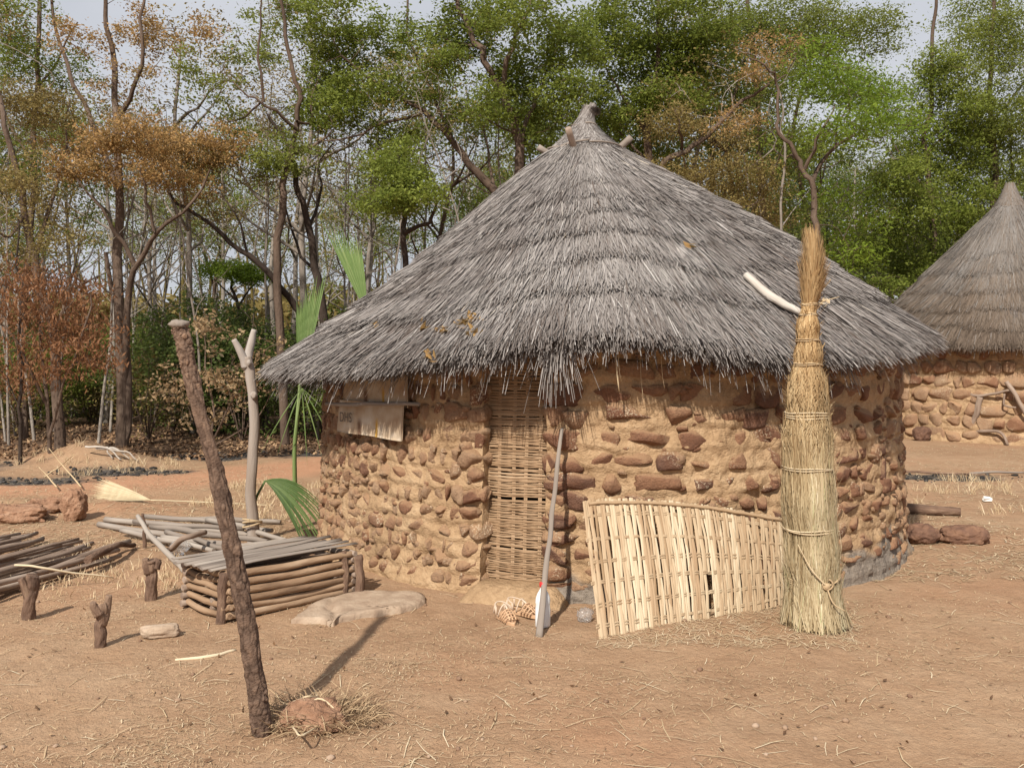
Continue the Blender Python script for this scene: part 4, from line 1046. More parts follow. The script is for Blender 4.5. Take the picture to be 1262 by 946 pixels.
rock('rock', 1136, 668, (.15, .12, .09), 'rounded brown rock at the foot of the hut, left of its reddish twin', 'rock', M['laterite'], None, .3)
rock('rock', 1187, 668, (.20, .13, .085), 'broad reddish flat-topped rock lying right of a rounded brown rock', 'rock', M['laterite'], None, -.2, 2.8, .3, .3, .7)
rock('rock', 1144, 549, (.16, .13, .15), 'dark grey round rock at the base of the far hut wall', 'rock', M['laterite'], None, 0, 2.3, .15, .3, .1, at=(7.85, 17.45, 0))
rock('clay_clod', 92, 640, (.11, .10, .16), 'tall red clay clod in front of the dry palm leaf', 'clod', M['clod'], None, .2, 2.6, .25, .4)
rock('clay_clod', 60, 632, (.20, .13, .09), 'eroded wide red clay clod beside the tall red clod', 'clod', M['clod'], None, -.1, 2.4, .3, .5)
rock('clay_clod', 10, 641, (.36, .20, .09), 'long red clay lump, outermost of the clods near the dark poles', 'clod', M['clod'], None, .1, 2.6, .3, .5)
md = thing('earth_mound', G(385, 893), 'small red earth mound ringed with dry grass near the cracked bark post', 'mound')
mb = MB(); mb.blob(G(383, 893) + np.array([0, 0, .02]), (.165, .125, .082), 5, .5, 2.6, 0, .15, 2.0); mb.build('earth_heap', M['clod'], md)
mb = MB(); n = 1200; a_ = rng.uniform(0, 6.28, n); rr0 = rng.uniform(.06, .26, n); base = G(392, 890); A = np.stack([base[0] + rr0 * np.sin(a_) * 1.1, base[1] - rr0 * np.cos(a_) * .75, rng.uniform(0, .05, n)], -1)
dirv = np.stack([np.sin(a_ + rng.normal(size=n) * 1.3), -np.cos(a_ + rng.normal(size=n) * 1.3), rng.uniform(-.1, .8, n)], -1) * rng.uniform(.03, .12, (n, 1))
C = A + dirv; C[:, 2] = np.maximum(C[:, 2], .006)
mb.ribbon(A, A + dirv * .55 + np.array([0, 0, .012]), C, unit(np.cross(dirv, rng.normal(size=(n, 3)))) * .0016, np.clip(rng.uniform(.0, .6, n), 0, 1))
for q_ in (((365, 882), (395, 862), (428, 889)), ((360, 895), (372, 905), (395, 893)), ((352, 868), (380, 858), (400, 860))):
    mb.tube(smooth_path([G(*q_[0], .05), G(*q_[1], .10) , G(*q_[2], .03)], 12, .006), [.004, .005, .003], 6, .85)
mb.build('dry_grass', M['straw'], md)

# ---------------------------------------------------------------- bottle, sandals, litter
def lathe(mb, pr, c, sx=1, sy=1, seg=28, rot=0, rnd=.5):
    a_ = np.arange(seg) * 2 * math.pi / seg; pr = np.asarray(pr, float)
    V = np.stack([pr[:, 1][:, None] * np.cos(a_) * sx, pr[:, 1][:, None] * np.sin(a_) * sy, np.repeat(pr[:, 0][:, None], seg, 1)], -1)
    R_ = np.array(Matrix.Rotation(rot, 3, 'Z')); V = V @ R_.T + np.asarray(c); k_ = len(pr)
    i_ = np.arange(k_ - 1)[:, None] * seg; j_ = np.arange(seg)[None]
    mb.add(V.reshape(-1, 3), np.stack([i_ + j_, i_ + (j_ + 1) % seg, i_ + seg + (j_ + 1) % seg, i_ + seg + j_], -1).reshape(-1, 4), rnd)
g = G(669, 772); bt = thing('bleach_bottle', g, 'white plastic bottle with red screw cap standing behind the leaning stick', 'bottle')
mb = MB(); lathe(mb, [(0, .001), (.0, .040), (.008, .047), (.06, .048), (.11, .047), (.135, .044), (.15, .047), (.175, .044), (.20, .034), (.222, .020), (.235, .015), (.25, .015), (.251, .001)], g, 1.0, .68, 32, .4)
mb.build('body', M['white_plastic'], bt)
mb = MB(); lathe(mb, [(.238, .0195), (.24, .021), (.262, .020), (.266, .016), (.268, .001)], g, 1, 1, 24); mb.build('screw_cap', M['red_plastic'], bt)
def sandal(px, py, rot, label):
    g = G(px, py); t_ = thing('sandal', g, label, 'sandal', 'pair of sandals by the doorstep'); R_ = np.array(Matrix.Rotation(rot, 3, 'Z'))
    def w_(v): return np.asarray(v, float) * 1.22 @ R_.T + g
    k_ = 40; a_ = np.linspace(0, 2 * math.pi, k_, endpoint=False)
    y = .115 * -np.cos(a_); x = np.sin(a_) * (.036 + .010 * np.clip(-np.cos(a_) * -1, -1, 1) * -1)
    x = x * (1 - .18 * np.exp(-((y + .01) / .04) ** 2)); mb = MB()
    V = np.concatenate([np.stack([x, y, np.full(k_, h_)], -1) for h_ in (.0, .002, .014, .017)] + [np.stack([x * .9, y * .94, np.full(k_, .0175)], -1), np.array([[0, 0, .015], [0, 0, 0]])])
    i_ = np.arange(k_); j_ = (i_ + 1) % k_
    F4 = np.concatenate([np.stack([l * k_ + i_, l * k_ + j_, (l + 1) * k_ + j_, (l + 1) * k_ + i_], -1) for l in range(4)])
    mb.add(w_(V), F4, .5); mb.F.append((np.concatenate([np.stack([4 * k_ + i_, 4 * k_ + j_, np.full(k_, 5 * k_)], -1), np.stack([j_, i_, np.full(k_, 5 * k_ + 1)], -1)]) + mb.n - len(V), 0, False)); mb.build('sole', M['sandal'], t_)
    mb = MB()
    for yy, h_ in ((-.085, .026), (-.066, .036), (-.046, .043), (-.025, .048)):
        s = np.linspace(-1, 1, 13); xw = .040
        mb.tube(w_(np.stack([s * xw, yy + .012 * s ** 2, .014 + h_ * (1 - np.abs(s) ** 2.6)], -1)), .0058, 6, .5, flat=.7)
    for sx_ in (-.018, 0, .018):
        yy = np.linspace(-.098, -.015, 9); mb.tube(w_(np.stack([np.full(9, sx_ * .9), yy, .020 + .036 * np.sin(np.linspace(.25, 1.7, 9))], -1)), .0052, 6, .5, flat=.7)
    mb.build('toe_cage', M['sandal'], t_)
    mb = MB()
    s = np.linspace(0, math.pi, 17); mb.tube(w_(np.stack([.037 * np.cos(s), .045 + .065 * np.sin(s), .055 + .012 * np.sin(s)], -1)), .006, 6, .5, flat=.6)
    for sx_ in (-1, 1): mb.tube(w_([[sx_ * .036, .05, .012], [sx_ * .038, .048, .055]]), .006, 6, .5); mb.tube(w_([[sx_ * .03, .105, .012], [sx_ * .024, .10, .06]]), .006, 6, .5)
    s = np.linspace(-1, 1, 11); mb.tube(w_(np.stack([s * .038, .02 - .0 * s, .018 + .058 * (1 - s ** 2)], -1)), .008, 6, .5, flat=.6); mb.tube(w_([[0, -.02, .058], [0, .02, .075]]), .007, 6, .5)
    mb.build('ankle_strap', M['sandal_pale'], t_)
sandal(624, 764, .35, 'peach woven plastic sandal standing nearer the camera than its mate')
sandal(646, 757, .75, 'peach woven plastic sandal half hidden behind its mate, next to the bottle')
mb = MB(); g = G(721, 765); mb.blob(g + np.array([0, 0, .035]), (.05, .045, .042), 4, .5, 2.2, 0, .5, 2); tag(mb.build('plastic_bag', M['clear_plastic'], None, g), 'crumpled clear plastic bag on the dirt beside the woven panel', 'plastic bag')
mb = MB(); g = G(222, 684); mb.blob(g + np.array([0, 0, .07]), (.075, .06, .06), 4, .5, 2.2, 0, .5, 2); tag(mb.build('plastic_bag', M['clear_plastic'], None, g), 'crumpled clear plastic bag lying by the jumbled grey poles', 'plastic bag')
mb = MB(); g = G(1217, 618); mb.box(g + np.array([0, 0, .035]), (.05, .01, .0), (0, .02, .008), (0, -.004, .016), .5, jit=.006); tag(mb.build('paper_scrap', M['paper'], None, g), 'white crumpled paper scrap lying on straw near the far hut', 'paper')
mb = MB(); g = np.array([9.55, 17.15, 0]); mb.blob(g + np.array([0, 0, .07]), (.13, .09, .07), 3, .5, 2.5); rc = mb.build('cloth_bundle', M['red_cloth'], None, g); tag(rc, 'red and white cloth bundle lying at the far hut wall', 'cloth')
mb = MB(); mb.blob(g + np.array([-.02, -.05, .085]), (.05, .06, .045), 3, .4, 2.5); mb.build('white_patch', M['paper'], rc)
pole('charred_log', [G(1112, 626, .05), G(1150, 628, .05), G(1184, 630, .05)], [.055, .05, .04], 'short dark charred log lying on the ground beyond the two rocks', 'log', M['stump_wood'], None, 10, .2, rnd=.1)
for a_, b_, lb in (((1105, 581), (1215, 586), 'long dark burnt branch lying on the burnt patch near the far hut'), ((1195, 583), (1262, 582), 'short grey burnt branch at the end of the burnt patch near the far hut')):
    pole('burnt_branch', [G(*a_, .04), G((a_[0] + b_[0]) / 2, (a_[1] + b_[1]) / 2 - 1, .06), G(*b_, .03)], [.014, .016, .010], lb, 'branch', M['stump_wood'] if 'dark' in lb else M['grey_wood'], None, 8, .25)

# bent branches propped against the far hut
def wallfar(px, py):
    Y = FC[1] - math.sqrt(max(0, 2.99 ** 2 - ((px - CX) / FPX * 16.6 - FC[0]) ** 2)); return P(px, py, Y - .04)
for pts, r, lb in (([(1176, 476), (1187, 494), (1199, 512)], .035, 'short dark straight branch propped on the far hut wall'),
                   ([(1177, 476), (1190, 483), (1204, 488), (1225, 485), (1246, 480)], .028, 'long shallow curved branch resting across the far hut wall'),
                   ([(1208, 489), (1206, 500), (1203, 512), (1196, 526)], .055, 'thick pale branch hanging below the curved branch on the far hut'),
                   ([(1160, 519), (1170, 508), (1186, 508), (1196, 515)], .018, 'thin grey arched stick on the far hut wall'),
                   ([(1168, 528), (1200, 531), (1228, 531), (1238, 538), (1242, 549)], .03, 'long bent pole arching down at the far hut wall base'),
                   ([(1169, 529), (1174, 540), (1179, 548)], .03, 'stubby dark stick standing at the far hut wall foot'),
                   ([(1240, 470), (1248, 482), (1258, 500), (1266, 512)], .04, 'dark slanting branch on the far hut wall above the cloth'),
                   ([(1238, 485), (1237, 498), (1240, 500), (1252, 502)], .018, 'thin hooked twig on the far hut wall under the slanting branch')):
    pole('branch', [wallfar(*q_) for q_ in pts], [r, r, r * .8], lb, 'branch', M['pole_wood'], 'branches propped on the far hut', 8, .15, 16, .008, rnd=.6)

# things lying on the thatch
def on_roof(px, py, lift=.0):
    lo_, hi_ = 4.5, 9.5
    best = None
    for Y in np.linspace(5.2, 8.6, 200):
        q_ = P(px, py, Y); dx, dy = q_[0] - .78, q_[1] - 8.5; r = math.hypot(dx, dy); ph_ = math.degrees(math.atan2(dx, -dy))
        if r < 3.05 and q_[2] <= float(rf.under(ph_, r)) + .035 + lift: return q_
    return P(px, py, 6.5)
pole('bleached_branch', [on_roof(919, 339, .03), on_roof(945, 362, .03), on_roof(962, 372, .03), on_roof(988, 386, .02)], [.026, .032, .03, .022], 'bleached white branch lying on the nearer thatched roof', 'branch', M['white_wood'], None, 10, .18, 16, .006, rnd=.9)
mb = MB()
for px, py, k_ in ((548, 405, 9), (572, 398, 16), (583, 408, 12), (585, 388, 10), (526, 437, 5), (463, 396, 4), (690, 291, 3), (848, 303, 3), (525, 402, 4)):
    q_ = np.array([on_roof(px + rng.normal() * 5, py + rng.normal() * 3, .02) for _ in range(k_)]); mb.leaves(q_, .085, rng.random(k_), .8, .45)
tag(mb.build('dry_leaves', M['leaf_orange'], None, on_roof(572, 398)), 'orange dry leaves scattered on the nearer thatched roof', 'leaves', None, 'stuff')
sg = on_roof(1012, 372, .03); mb = MB(); mb.tube(smooth_path([on_roof(1000, 381, .03), sg, on_roof(1034, 366, .05)], 8), .004, 5, .8); mb.leaves(np.array([on_roof(1012 + rng.normal() * 6, 371 + rng.normal() * 3, .05) for _ in range(16)]), .05, rng.uniform(.6, 1, 16), .5, .6)
tag(mb.build('dry_sprig', M['straw'], None, sg), 'pale dry sprig with curled leaves lying on the nearer roof by the sheaf', 'sprig')

# ---------------------------------------------------------------- palm leaves
def fan(name, label, hub, d, side, L, spread, nb, mt, stem=None, droop=0.0, wid=.022, srad=.018, fold=.0, skew=0.0):
    d = unit(d); side = unit(np.asarray(side, float) - d * np.dot(side, d)); nrm_ = np.cross(d, side)
    t_ = thing(name, stem[0] if stem is not None else hub, label, 'palm leaf'); mb = MB()
    for k_ in range(nb):
        a_ = (k_ / (nb - 1) - .5) * spread; ll = L * (.72 + .28 * math.cos(a_ * .9)) * rng.uniform(.88, 1.05) * (1 + skew * (k_ / (nb - 1) - 1))
        dd = d * math.cos(a_) + side * math.sin(a_); s = np.linspace(0, 1, 10)
        C = np.asarray(hub) + dd * (s * ll)[:, None] + nrm_ * ((fold * a_ * a_ * s) * ll)[:, None] + np.array([0, 0, -1.0]) * (droop * s ** 2 * ll)[:, None]
        wv = unit(np.cross(dd, nrm_)) * (wid * np.interp(s, [0, .35, .6, 1], [.25, 1, .75, .06]))[:, None]
        lift = nrm_ * (wid * .45 * np.interp(s, [0, .35, 1], [.3, 1, .2]))[:, None]
        V = np.concatenate([C - wv, C + lift, C + wv]); q = np.arange(9)
        mb.add(V, np.concatenate([np.stack([q, q + 1, 10 + q + 1, 10 + q], -1), np.stack([10 + q, 10 + q + 1, 20 + q + 1, 20 + q], -1)]), np.clip(.5 + .2 * rng.normal(), 0, 1), smooth=False)
    mb.build('leaf_fan', mt, t_)
    if stem is not None:
        mb = MB(); mb.tube(smooth_path(stem, 16, .004), [srad * 1.3, srad, srad * .8], 8, .75, .05, flat=.6); mb.build('leaf_stalk', mt, t_)
    return t_
h1 = P(371, 470, 9.9)
fan('palm_leaf', 'folded green palm leaf standing upright behind the left eave, with thick stalk', h1, P(381, 345, 10.0) - h1, (1, .2, 0), 1.28, .30, 16, M['palm_green'], [G(364, 624), P(363, 560, 9.75), P(366, 515, 9.8), P(371, 462, 9.9)], 0, .02, .034, 0, .35)
h2 = P(452, 385, 10.3)
fan('palm_leaf', 'spiky green palm leaf tip rising behind the roof slope', h2, P(431, 310, 10.4) - h2, (1, .1, .2), .92, .36, 14, M['palm_green'], [G(440, 615), P(448, 500, 10.3), P(452, 392, 10.3)], .0, .016, .02, 0, -.3)
h3 = P(327, 592, 7.95)
fan('palm_leaf', 'drooping dark green fan palm leaf beside the forked post', h3, np.array([.66, -.12, -.12]), (.25, .2, .9), .66, .95, 17, M['palm_dark'], [G(318, 660), P(314, 620, 7.95), P(327, 592, 7.95)], .75, .011, .012, .10)
h4 = P(358, 522, 9.0)
fan('palm_leaf', 'sparse wispy green palm blades splayed under the left eave edge', P(372, 478, 9.5), np.array([.1, -.1, -.9]), (1, .1, .1), .72, 1.5, 7, M['palm_green'], None, .2, .006)
h5 = G(186, 616, .07)
fan('palm_leaf', 'dry straw-coloured palm leaf lying flat behind the tall red clay clod', h5, G(70, 592, .10) - h5, (0, .35, .35), 1.25, .24, 24, M['palm_dry'], [h5, G(250, 618, .03), G(330, 622, .03)], .0, .013, .008, .3)
n_ = 0
for a_, b_ in (((55, 588), (92, 560)), ((70, 600), (48, 575)), ((100, 600), (60, 552))):
    pole('dry_stalk', [G(*a_, .05), (G(*a_) + P(*b_, 11.3)) / 2, P(*b_, 11.3)], [.010, .008, .005], 'thin dry stalk sticking up beside the dry palm leaf', 'stalk', M['straw'], 'dry stalks by the fallen palm leaf', 6, .1, rnd=.7)
for q_ in (((118, 548), (138, 552), (160, 568)), ((105, 556), (130, 545), (150, 552)), ((126, 552), (132, 562), (138, 575)), ((120, 545), (150, 548), (172, 560))):
    g_ = [np.array([(q[0] - CX) / FPX * 13.2, 13.2, 0]) for q in q_]
    for q in g_: q[2] = float(gz(q[0], q[1])) + .04
    g_[0][2] += .10; g_[1][2] += .12; pole('dry_branch', g_, [.016, .014, .008], 'bleached dry branch tangled on the low earth bank at the woodland edge', 'branch', M['white_wood'], 'dry branches on the earth bank', 7, .15, 14, .03, rnd=.6)
# ---------------------------------------------------------------- trees
TH, LS, PM, SM = .68, .76, 1.75, .60
def make_tree(name, label, cat, base, limbs, blobs, leaf, bark, lsize=.075, per=60, sig=.30, group=None, twig=.0055, up=.35, asp=.5, droop=0.0, crownname='crown', tone=0.0, seg0=10):
    """limbs: list of (world points, r0, r1); blobs: list of (centre, radii, clumps); twigs run from the nearest limb to each leaf clump"""
    root = thing(name, base, label, cat, group)
    mb = MB(); nodes = []
    for pts, r0, r1 in limbs:
        n = max(8, int(sum(np.linalg.norm(np.diff(np.asarray(pts), axis=0), axis=1)) / .22))
        q = smooth_path(pts, n, .06)
        mb.tube(q, np.linspace(r0, r1, 6) * TH, seg0 if r0 > .07 else 7, rng.uniform(.3, .7), .12, cap=False, rf=3)
        nodes.append(q[max(1, n // 5):])
    nodes = np.concatenate(nodes)
    tips = []
    for c, rad, k in blobs:
        v = rng.normal(size=(k, 3)); v = unit(v) * (rng.random((k, 1)) ** (1 / 2.4)); tips.append(np.asarray(c) + v * np.asarray(rad))
    C = np.zeros((0, 3)); 
    if tips:
        tips = np.concatenate(tips)
        d0 = np.array([np.min(np.linalg.norm(nodes - t, axis=1)) for t in tips])
        tips = tips[np.argsort(d0)]
        arr = np.zeros((len(nodes) + len(tips) * 3, 3)); arr[:len(nodes)] = nodes; m_ = len(nodes)
        for t in tips:
            dd = np.linalg.norm(arr[:m_] - t, axis=1) + .35 * np.maximum(0, arr[:m_, 2] - t[2]); i_ = int(np.argmin(dd)); p = arr[i_]; L = np.linalg.norm(t - p)
            if L < .05: continue
            mid = (p * .5 + t * .5) + rng.normal(size=3) * L * .10 + np.array([0, 0, .06 * L])
            q = smooth_path([p, mid, t], 6)
            r = min(.05, twig * (.8 + 1.0 * L))
            mb.tube(q, [r, r * .4], 4 if r < .012 else 5, rng.uniform(.3, .8), 0, cap=False)
            arr[m_:m_ + 3] = q[[2, 4, 5]]; m_ += 3
        C = tips
    mb.build('trunk', bark, root)
    if len(C) and per:
        lsize, per, sig = lsize * LS, per * PM, sig * SM
        k = np.maximum(1, rng.poisson(per, len(C)) * rng.uniform(.3, 1.5, len(C))).astype(int)
        cc = np.repeat(C, k, 0); tn = np.repeat(rng.random(len(C)), k); n = len(cc)
        P_ = cc + rng.normal(size=(n, 3)) * np.array([sig, sig, sig * .5])
        lm = MB(); lm.leaves(P_, lsize, np.clip(.5 + tone + .38 * (tn - .5) + .17 * rng.normal(size=n), 0, 1), up, asp, droop)
        lm.build(crownname, leaf, root)
    return root

def ptree(name, label, Y, base_px, limbs, blobs, leaf, bark, cat='tree', **kw):
    """limbs and crown masses read off the photograph at distance Y and given their own depth there"""
    base = np.array([(base_px - CX) / FPX * Y, Y, 0.0]); base[2] = float(gz(base[0], base[1]))
    L = []
    for pts, r0, r1 in limbs:
        dy = 0.0; q = []
        for i_, p in enumerate(pts):
            q.append(P(p[0], p[1], Y + (p[2] if len(p) > 2 else 0)))
        L.append((q, r0, r1))
    B = []
    for b_ in blobs:
        px, py, rx, ry, k = b_[:5]; dz = b_[5] if len(b_) > 5 else rng.normal() * .5
        rxw, ryw = rx * Y / FPX, ry * Y / FPX
        B.append((P(px, py, Y + dz), (rxw, max(.7, min(rxw, 1.6)), ryw), k))
    first = L[0][0]; first[0] = base - np.array([0, 0, .15])
    return make_tree(name, label, cat, base, L, B, leaf, bark, **kw)

LF = M
ptree('orange_leaved_tree', 'tall forked tree with an orange-brown leafy crown above the reddish dead shrub', 16.3, 150,
      [([(150, 552), (151, 480), (149, 400), (146, 320, .1), (147, 240, .2), (145, 150, .3), (140, 80, .3), (132, 20, .2), (128, -60)], .17, .04),
       ([(153, 470), (158, 380, -.2), (168, 325, -.4), (196, 282, -.8), (238, 250, -1.1), (262, 205, -1.3)], .10, .02),
       ([(166, 326, -.4), (150, 295, -.6), (128, 262, -.8), (98, 222, -1)], .07, .02), ([(147, 240, .2), (112, 150, .5), (88, 92, .6), (70, 30, .7), (60, -40, .8)], .08, .03),
       ([(145, 150, .3), (160, 120, 0), (174, 70, -.2), (176, 10, -.2), (180, -60, -.2)], .07, .03), ([(190, 285, -.8), (180, 240, -1), (170, 205, -1.2)], .045, .02), ([(152, 550), (160, 510), (157, 440), (143, 370), (130, 310)], .10, .05)],
      [(110, 205, 45, 28, 34), (165, 170, 60, 26, 46), (225, 185, 60, 30, 46), (275, 180, 45, 25, 22), (195, 215, 55, 22, 26), (90, 185, 35, 25, 18), (245, 240, 35, 14, 8), (185, 40, 60, 30, 26), (255, 42, 26, 14, 8), (100, 60, 45, 35, 14), (140, 110, 60, 40, 14)],
      M['leaf_orange'], M['bark'], lsize=.078, per=62, sig=.2)
ptree('tree', 'dark-trunked tree standing left of the orange-leaved tree and behind the reddish shrub', 15.4, 75,
      [([(75, 566), (72, 500), (66, 430), (55, 370), (44, 318), (32, 262), (17, 205, -.2), (5, 150, -.3), (-10, 90, -.3)], .14, .05), ([(44, 318), (60, 260, .4), (75, 200, .6), (85, 130, .8)], .06, .02), ([(32, 262), (10, 290, -.4), (-20, 270, -.6)], .05, .02), ([(62, 410), (85, 360, .3), (100, 320, .5)], .05, .02)],
      [(30, 130, 55, 35, 40), (70, 140, 35, 30, 20), (15, 215, 40, 40, 20), (60, 250, 40, 30, 16), (80, 300, 40, 30, 16)], M['leaf_olive'], M['bark'], lsize=.07, per=55, sig=.26)
ptree('tree', 'sparse dark green tree reaching in over the top left corner', 17.8, 30,
      [([(30, 545), (28, 420), (35, 300), (40, 200), (45, 110), (50, 40), (55, -60)], .12, .05), ([(40, 200), (10, 150, .3), (-15, 90, .4)], .05, .02), ([(45, 110), (70, 70), (95, 30)], .04, .02)],
      [(60, 85, 60, 40, 40), (10, 45, 40, 60, 40), (30, 10, 60, 30, 26), (45, 190, 55, 40, 30), (20, 300, 40, 40, 22), (110, 250, 40, 60, 18)], M['leaf_green'], M['bark'], lsize=.09, per=42, sig=.24, tone=.0)
ptree('tree', 'straight brown-trunked tree with sparse light green crown left of the palm leaf', 16.6, 352,
      [([(352, 548), (347, 440), (343, 350), (344, 280), (351, 230), (360, 190), (366, 150, .1), (368, 110), (355, 60), (345, 0), (340, -60)], .125, .035), ([(366, 160), (345, 140, -.3), (322, 125, -.5), (300, 115, -.6), (280, 90, -.6)], .05, .015), ([(366, 150), (384, 150, .4), (385, 120, .5), (400, 80, .6)], .045, .015), ([(360, 190), (395, 175, .3), (415, 160, .4)], .045, .015), ([(325, 126, -.5), (318, 60, -.6), (322, -10, -.6)], .04, .02), ([(320, 128, -.5), (285, 150), (255, 135)], .03, .012)],
      [(335, 185, 50, 28, 26), (330, 205, 35, 20, 14), (310, 60, 50, 50, 22), (255, 100, 50, 40, 16), (355, 20, 45, 40, 24), (405, 60, 30, 45, 18), (285, 155, 30, 20, 8), (380, 200, 30, 25, 10)], M['leaf_yellow'], M['bark'], lsize=.085, per=46, sig=.2, tone=-.05)
ptree('tree', 'black-barked tree leaning left with a long diagonal limb behind the left eave', 17.3, 412,
      [([(412, 540), (404, 430), (400, 392), (391, 335), (380, 280), (366, 232), (360, 200), (352, 170), (330, 140)], .15, .04), ([(402, 420), (366, 382, -.3), (338, 341, -.6), (304, 310, -.8), (268, 284, -.9), (228, 258, -1.0), (205, 235, -1)], .11, .03), ([(304, 310, -.8), (290, 270, -1), (270, 240, -1)], .04, .012), ([(380, 280), (395, 240, .3), (392, 200, .4), (410, 175, .4)], .05, .02), ([(391, 335), (370, 310, .3), (358, 270, .5), (350, 240, .5)], .05, .02)],
      [(240, 225, 40, 25, 12), (300, 215, 45, 22, 16), (275, 260, 30, 25, 8), (395, 175, 30, 20, 10), (345, 150, 40, 25, 14), (270, 200, 40, 20, 14)], M['leaf_olive'], M['bark_dark'], lsize=.07, per=42, sig=.24)
ptree('tree', 'small bushy green tree with forked black trunk above the left roof slope', 14.6, 500,
      [([(500, 570), (499, 400), (498, 320), (498, 285), (497, 250), (495, 215), (490, 190)], .10, .03), ([(498, 288), (515, 277, -.2), (530, 268, -.3), (538, 256, -.4), (535, 235, -.4)], .065, .02), ([(497, 250), (480, 235, .2), (465, 228, .3)], .03, .012), ([(530, 268, -.3), (538, 285, 0), (545, 300, .2)], .03, .012)],
      [(500, 218, 36, 24, 40), (470, 205, 30, 18, 20), (488, 245, 36, 14, 22), (525, 235, 20, 15, 8), (495, 185, 30, 18, 18), (450, 250, 20, 20, 8)], M['leaf_green'], M['bark_dark'], lsize=.09, per=46, sig=.20, tone=.14)
ptree('tree', 'large tree whose thick trunk slants left past the roof slope under green foliage', 17.6, 650,
      [([(650, 545), (640, 340), (625, 262), (610, 236), (590, 215), (576, 200), (560, 178), (545, 160), (520, 140), (490, 118), (455, 95, -.5), (420, 70, -.8)], .17, .03), ([(560, 178), (540, 130, .3), (520, 90, .5), (505, 50, .6), (500, -20, .6)], .06, .03), ([(520, 140), (480, 150, -.5), (440, 165, -.8), (400, 175, -1)], .05, .02), ([(610, 236), (600, 180, .5), (590, 150, .7)], .05, .02)],
      [(460, 110, 55, 22, 40, -.6), (420, 140, 45, 22, 30, -.7), (505, 105, 50, 25, 36), (400, 90, 35, 40, 28), (440, 55, 55, 30, 40), (420, 20, 60, 30, 40), (510, 45, 50, 30, 30), (480, 165, 45, 16, 18), (395, 130, 40, 25, 20), (560, 150, 30, 25, 12)], M['leaf_green'], M['bark'], lsize=.095, per=52, sig=.22, tone=.08)
ptree('tree', 'tall central tree with V-forked trunk rising behind the roof peak into dark foliage', 16.8, 642,
      [([(642, 552), (641, 350), (640, 230), (637, 168), (628, 135), (616, 110), (603, 85), (590, 58), (575, 30), (560, 0), (548, -50)], .16, .05), ([(618, 112), (624, 80, -.2), (634, 48, -.4), (650, 12, -.5), (668, -40, -.6)], .08, .03), ([(642, 180), (650, 145, .3), (664, 112, .4), (680, 80, .5), (700, 30, .6)], .07, .03), ([(590, 58), (560, 55, .5), (535, 40, .8)], .04, .02), ([(634, 165), (610, 150, -.4), (590, 145, -.6)], .03, .012)],
      [(575, 40, 55, 32, 56), (630, 90, 40, 30, 44), (690, 60, 50, 50, 70), (640, 20, 60, 35, 56), (665, 140, 40, 28, 40), (605, 130, 40, 30, 22), (700, 120, 35, 30, 32), (540, 75, 40, 30, 26), (590, -10, 70, 30, 40), (660, 175, 30, 18, 18)], M['leaf_green'], M['bark'], lsize=.095, per=50, sig=.23, tone=.0)
ptree('tree', 'dense dark green tree filling the view right of the roof finial', 18.6, 800,
      [([(800, 535), (800, 330), (802, 220), (800, 150), (808, 90), (812, 30), (815, -50)], .17, .05), ([(800, 170), (770, 120, -.3), (745, 80, -.5)], .07, .02), ([(803, 140), (840, 90, .3), (870, 50, .4)], .07, .02), ([(801, 200), (770, 170, .4), (740, 150, .6)], .05, .02)],
      [(745, 60, 55, 45, 70), (810, 70, 55, 45, 64), (870, 70, 45, 40, 50), (770, 130, 60, 30, 56), (740, 150, 35, 25, 30), (830, 120, 45, 25, 30), (780, 15, 80, 40, 70), (860, 15, 60, 35, 46), (790, 180, 40, 25, 30)], M['leaf_green'], M['bark'], lsize=.10, per=54, sig=.26, tone=.02)
ptree('tree', 'brown-leaved tree with slanting boughs just right of the roof peak', 16.2, 790,
      [([(790, 545), (795, 330), (806, 240), (815, 205), (840, 185), (868, 168), (895, 145), (921, 122), (950, 105)], .12, .03), ([(800, 260), (830, 235, .3), (870, 220, .5), (910, 195, .6)], .06, .02), ([(840, 185), (838, 160, -.4), (830, 135, -.5)], .04, .015), ([(800, 290), (850, 270, -.2), (900, 255, -.3), (940, 245, -.4)], .05, .015)],
      [(830, 150, 40, 22, 34), (870, 215, 60, 30, 46), (915, 240, 55, 34, 50), (950, 275, 30, 18, 14), (905, 165, 30, 26, 18), (860, 260, 60, 20, 22), (800, 215, 20, 20, 8), (930, 205, 40, 25, 18)], M['leaf_olive'], M['bark'], lsize=.065, per=62, sig=.24, tone=.15)
ptree('acacia_tree', 'twisted-trunk tree with feathery vivid green foliage directly behind the grass sheaf', 15.2, 1008,
      [([(1008, 560), (1008, 400), (1006, 293), (1005, 260), (999, 228), (992, 210), (983, 196), (972, 178), (961, 160), (959, 130), (957, 100), (945, 85, -.2), (922, 70, -.3)], .095, .018), ([(1001, 225), (1012, 200, .2), (1030, 180, .2), (1045, 168, .1), (1065, 170, 0), (1085, 178, 0)], .06, .015), ([(992, 208), (1004, 180, -.2), (1018, 150, -.3), (1028, 132, -.3)], .05, .015), ([(957, 100), (975, 80, .2), (988, 58, .2)], .02, .008), ([(983, 196), (965, 190, .4), (945, 180, .6)], .03, .01), ([(1030, 180, .2), (1035, 150), (1050, 120)], .03, .01)],
      [(1050, 105, 55, 28, 66), (1095, 125, 40, 24, 44), (1070, 155, 60, 22, 56), (1020, 95, 36, 24, 34), (1110, 160, 28, 22, 22), (1040, 240, 36, 16, 26), (1060, 275, 40, 14, 20), (1010, 60, 30, 20, 16), (1050, 310, 40, 30, 24)], M['leaf_bright'], M['bark'], lsize=.125, per=22, sig=.30, asp=.28, tone=.0)
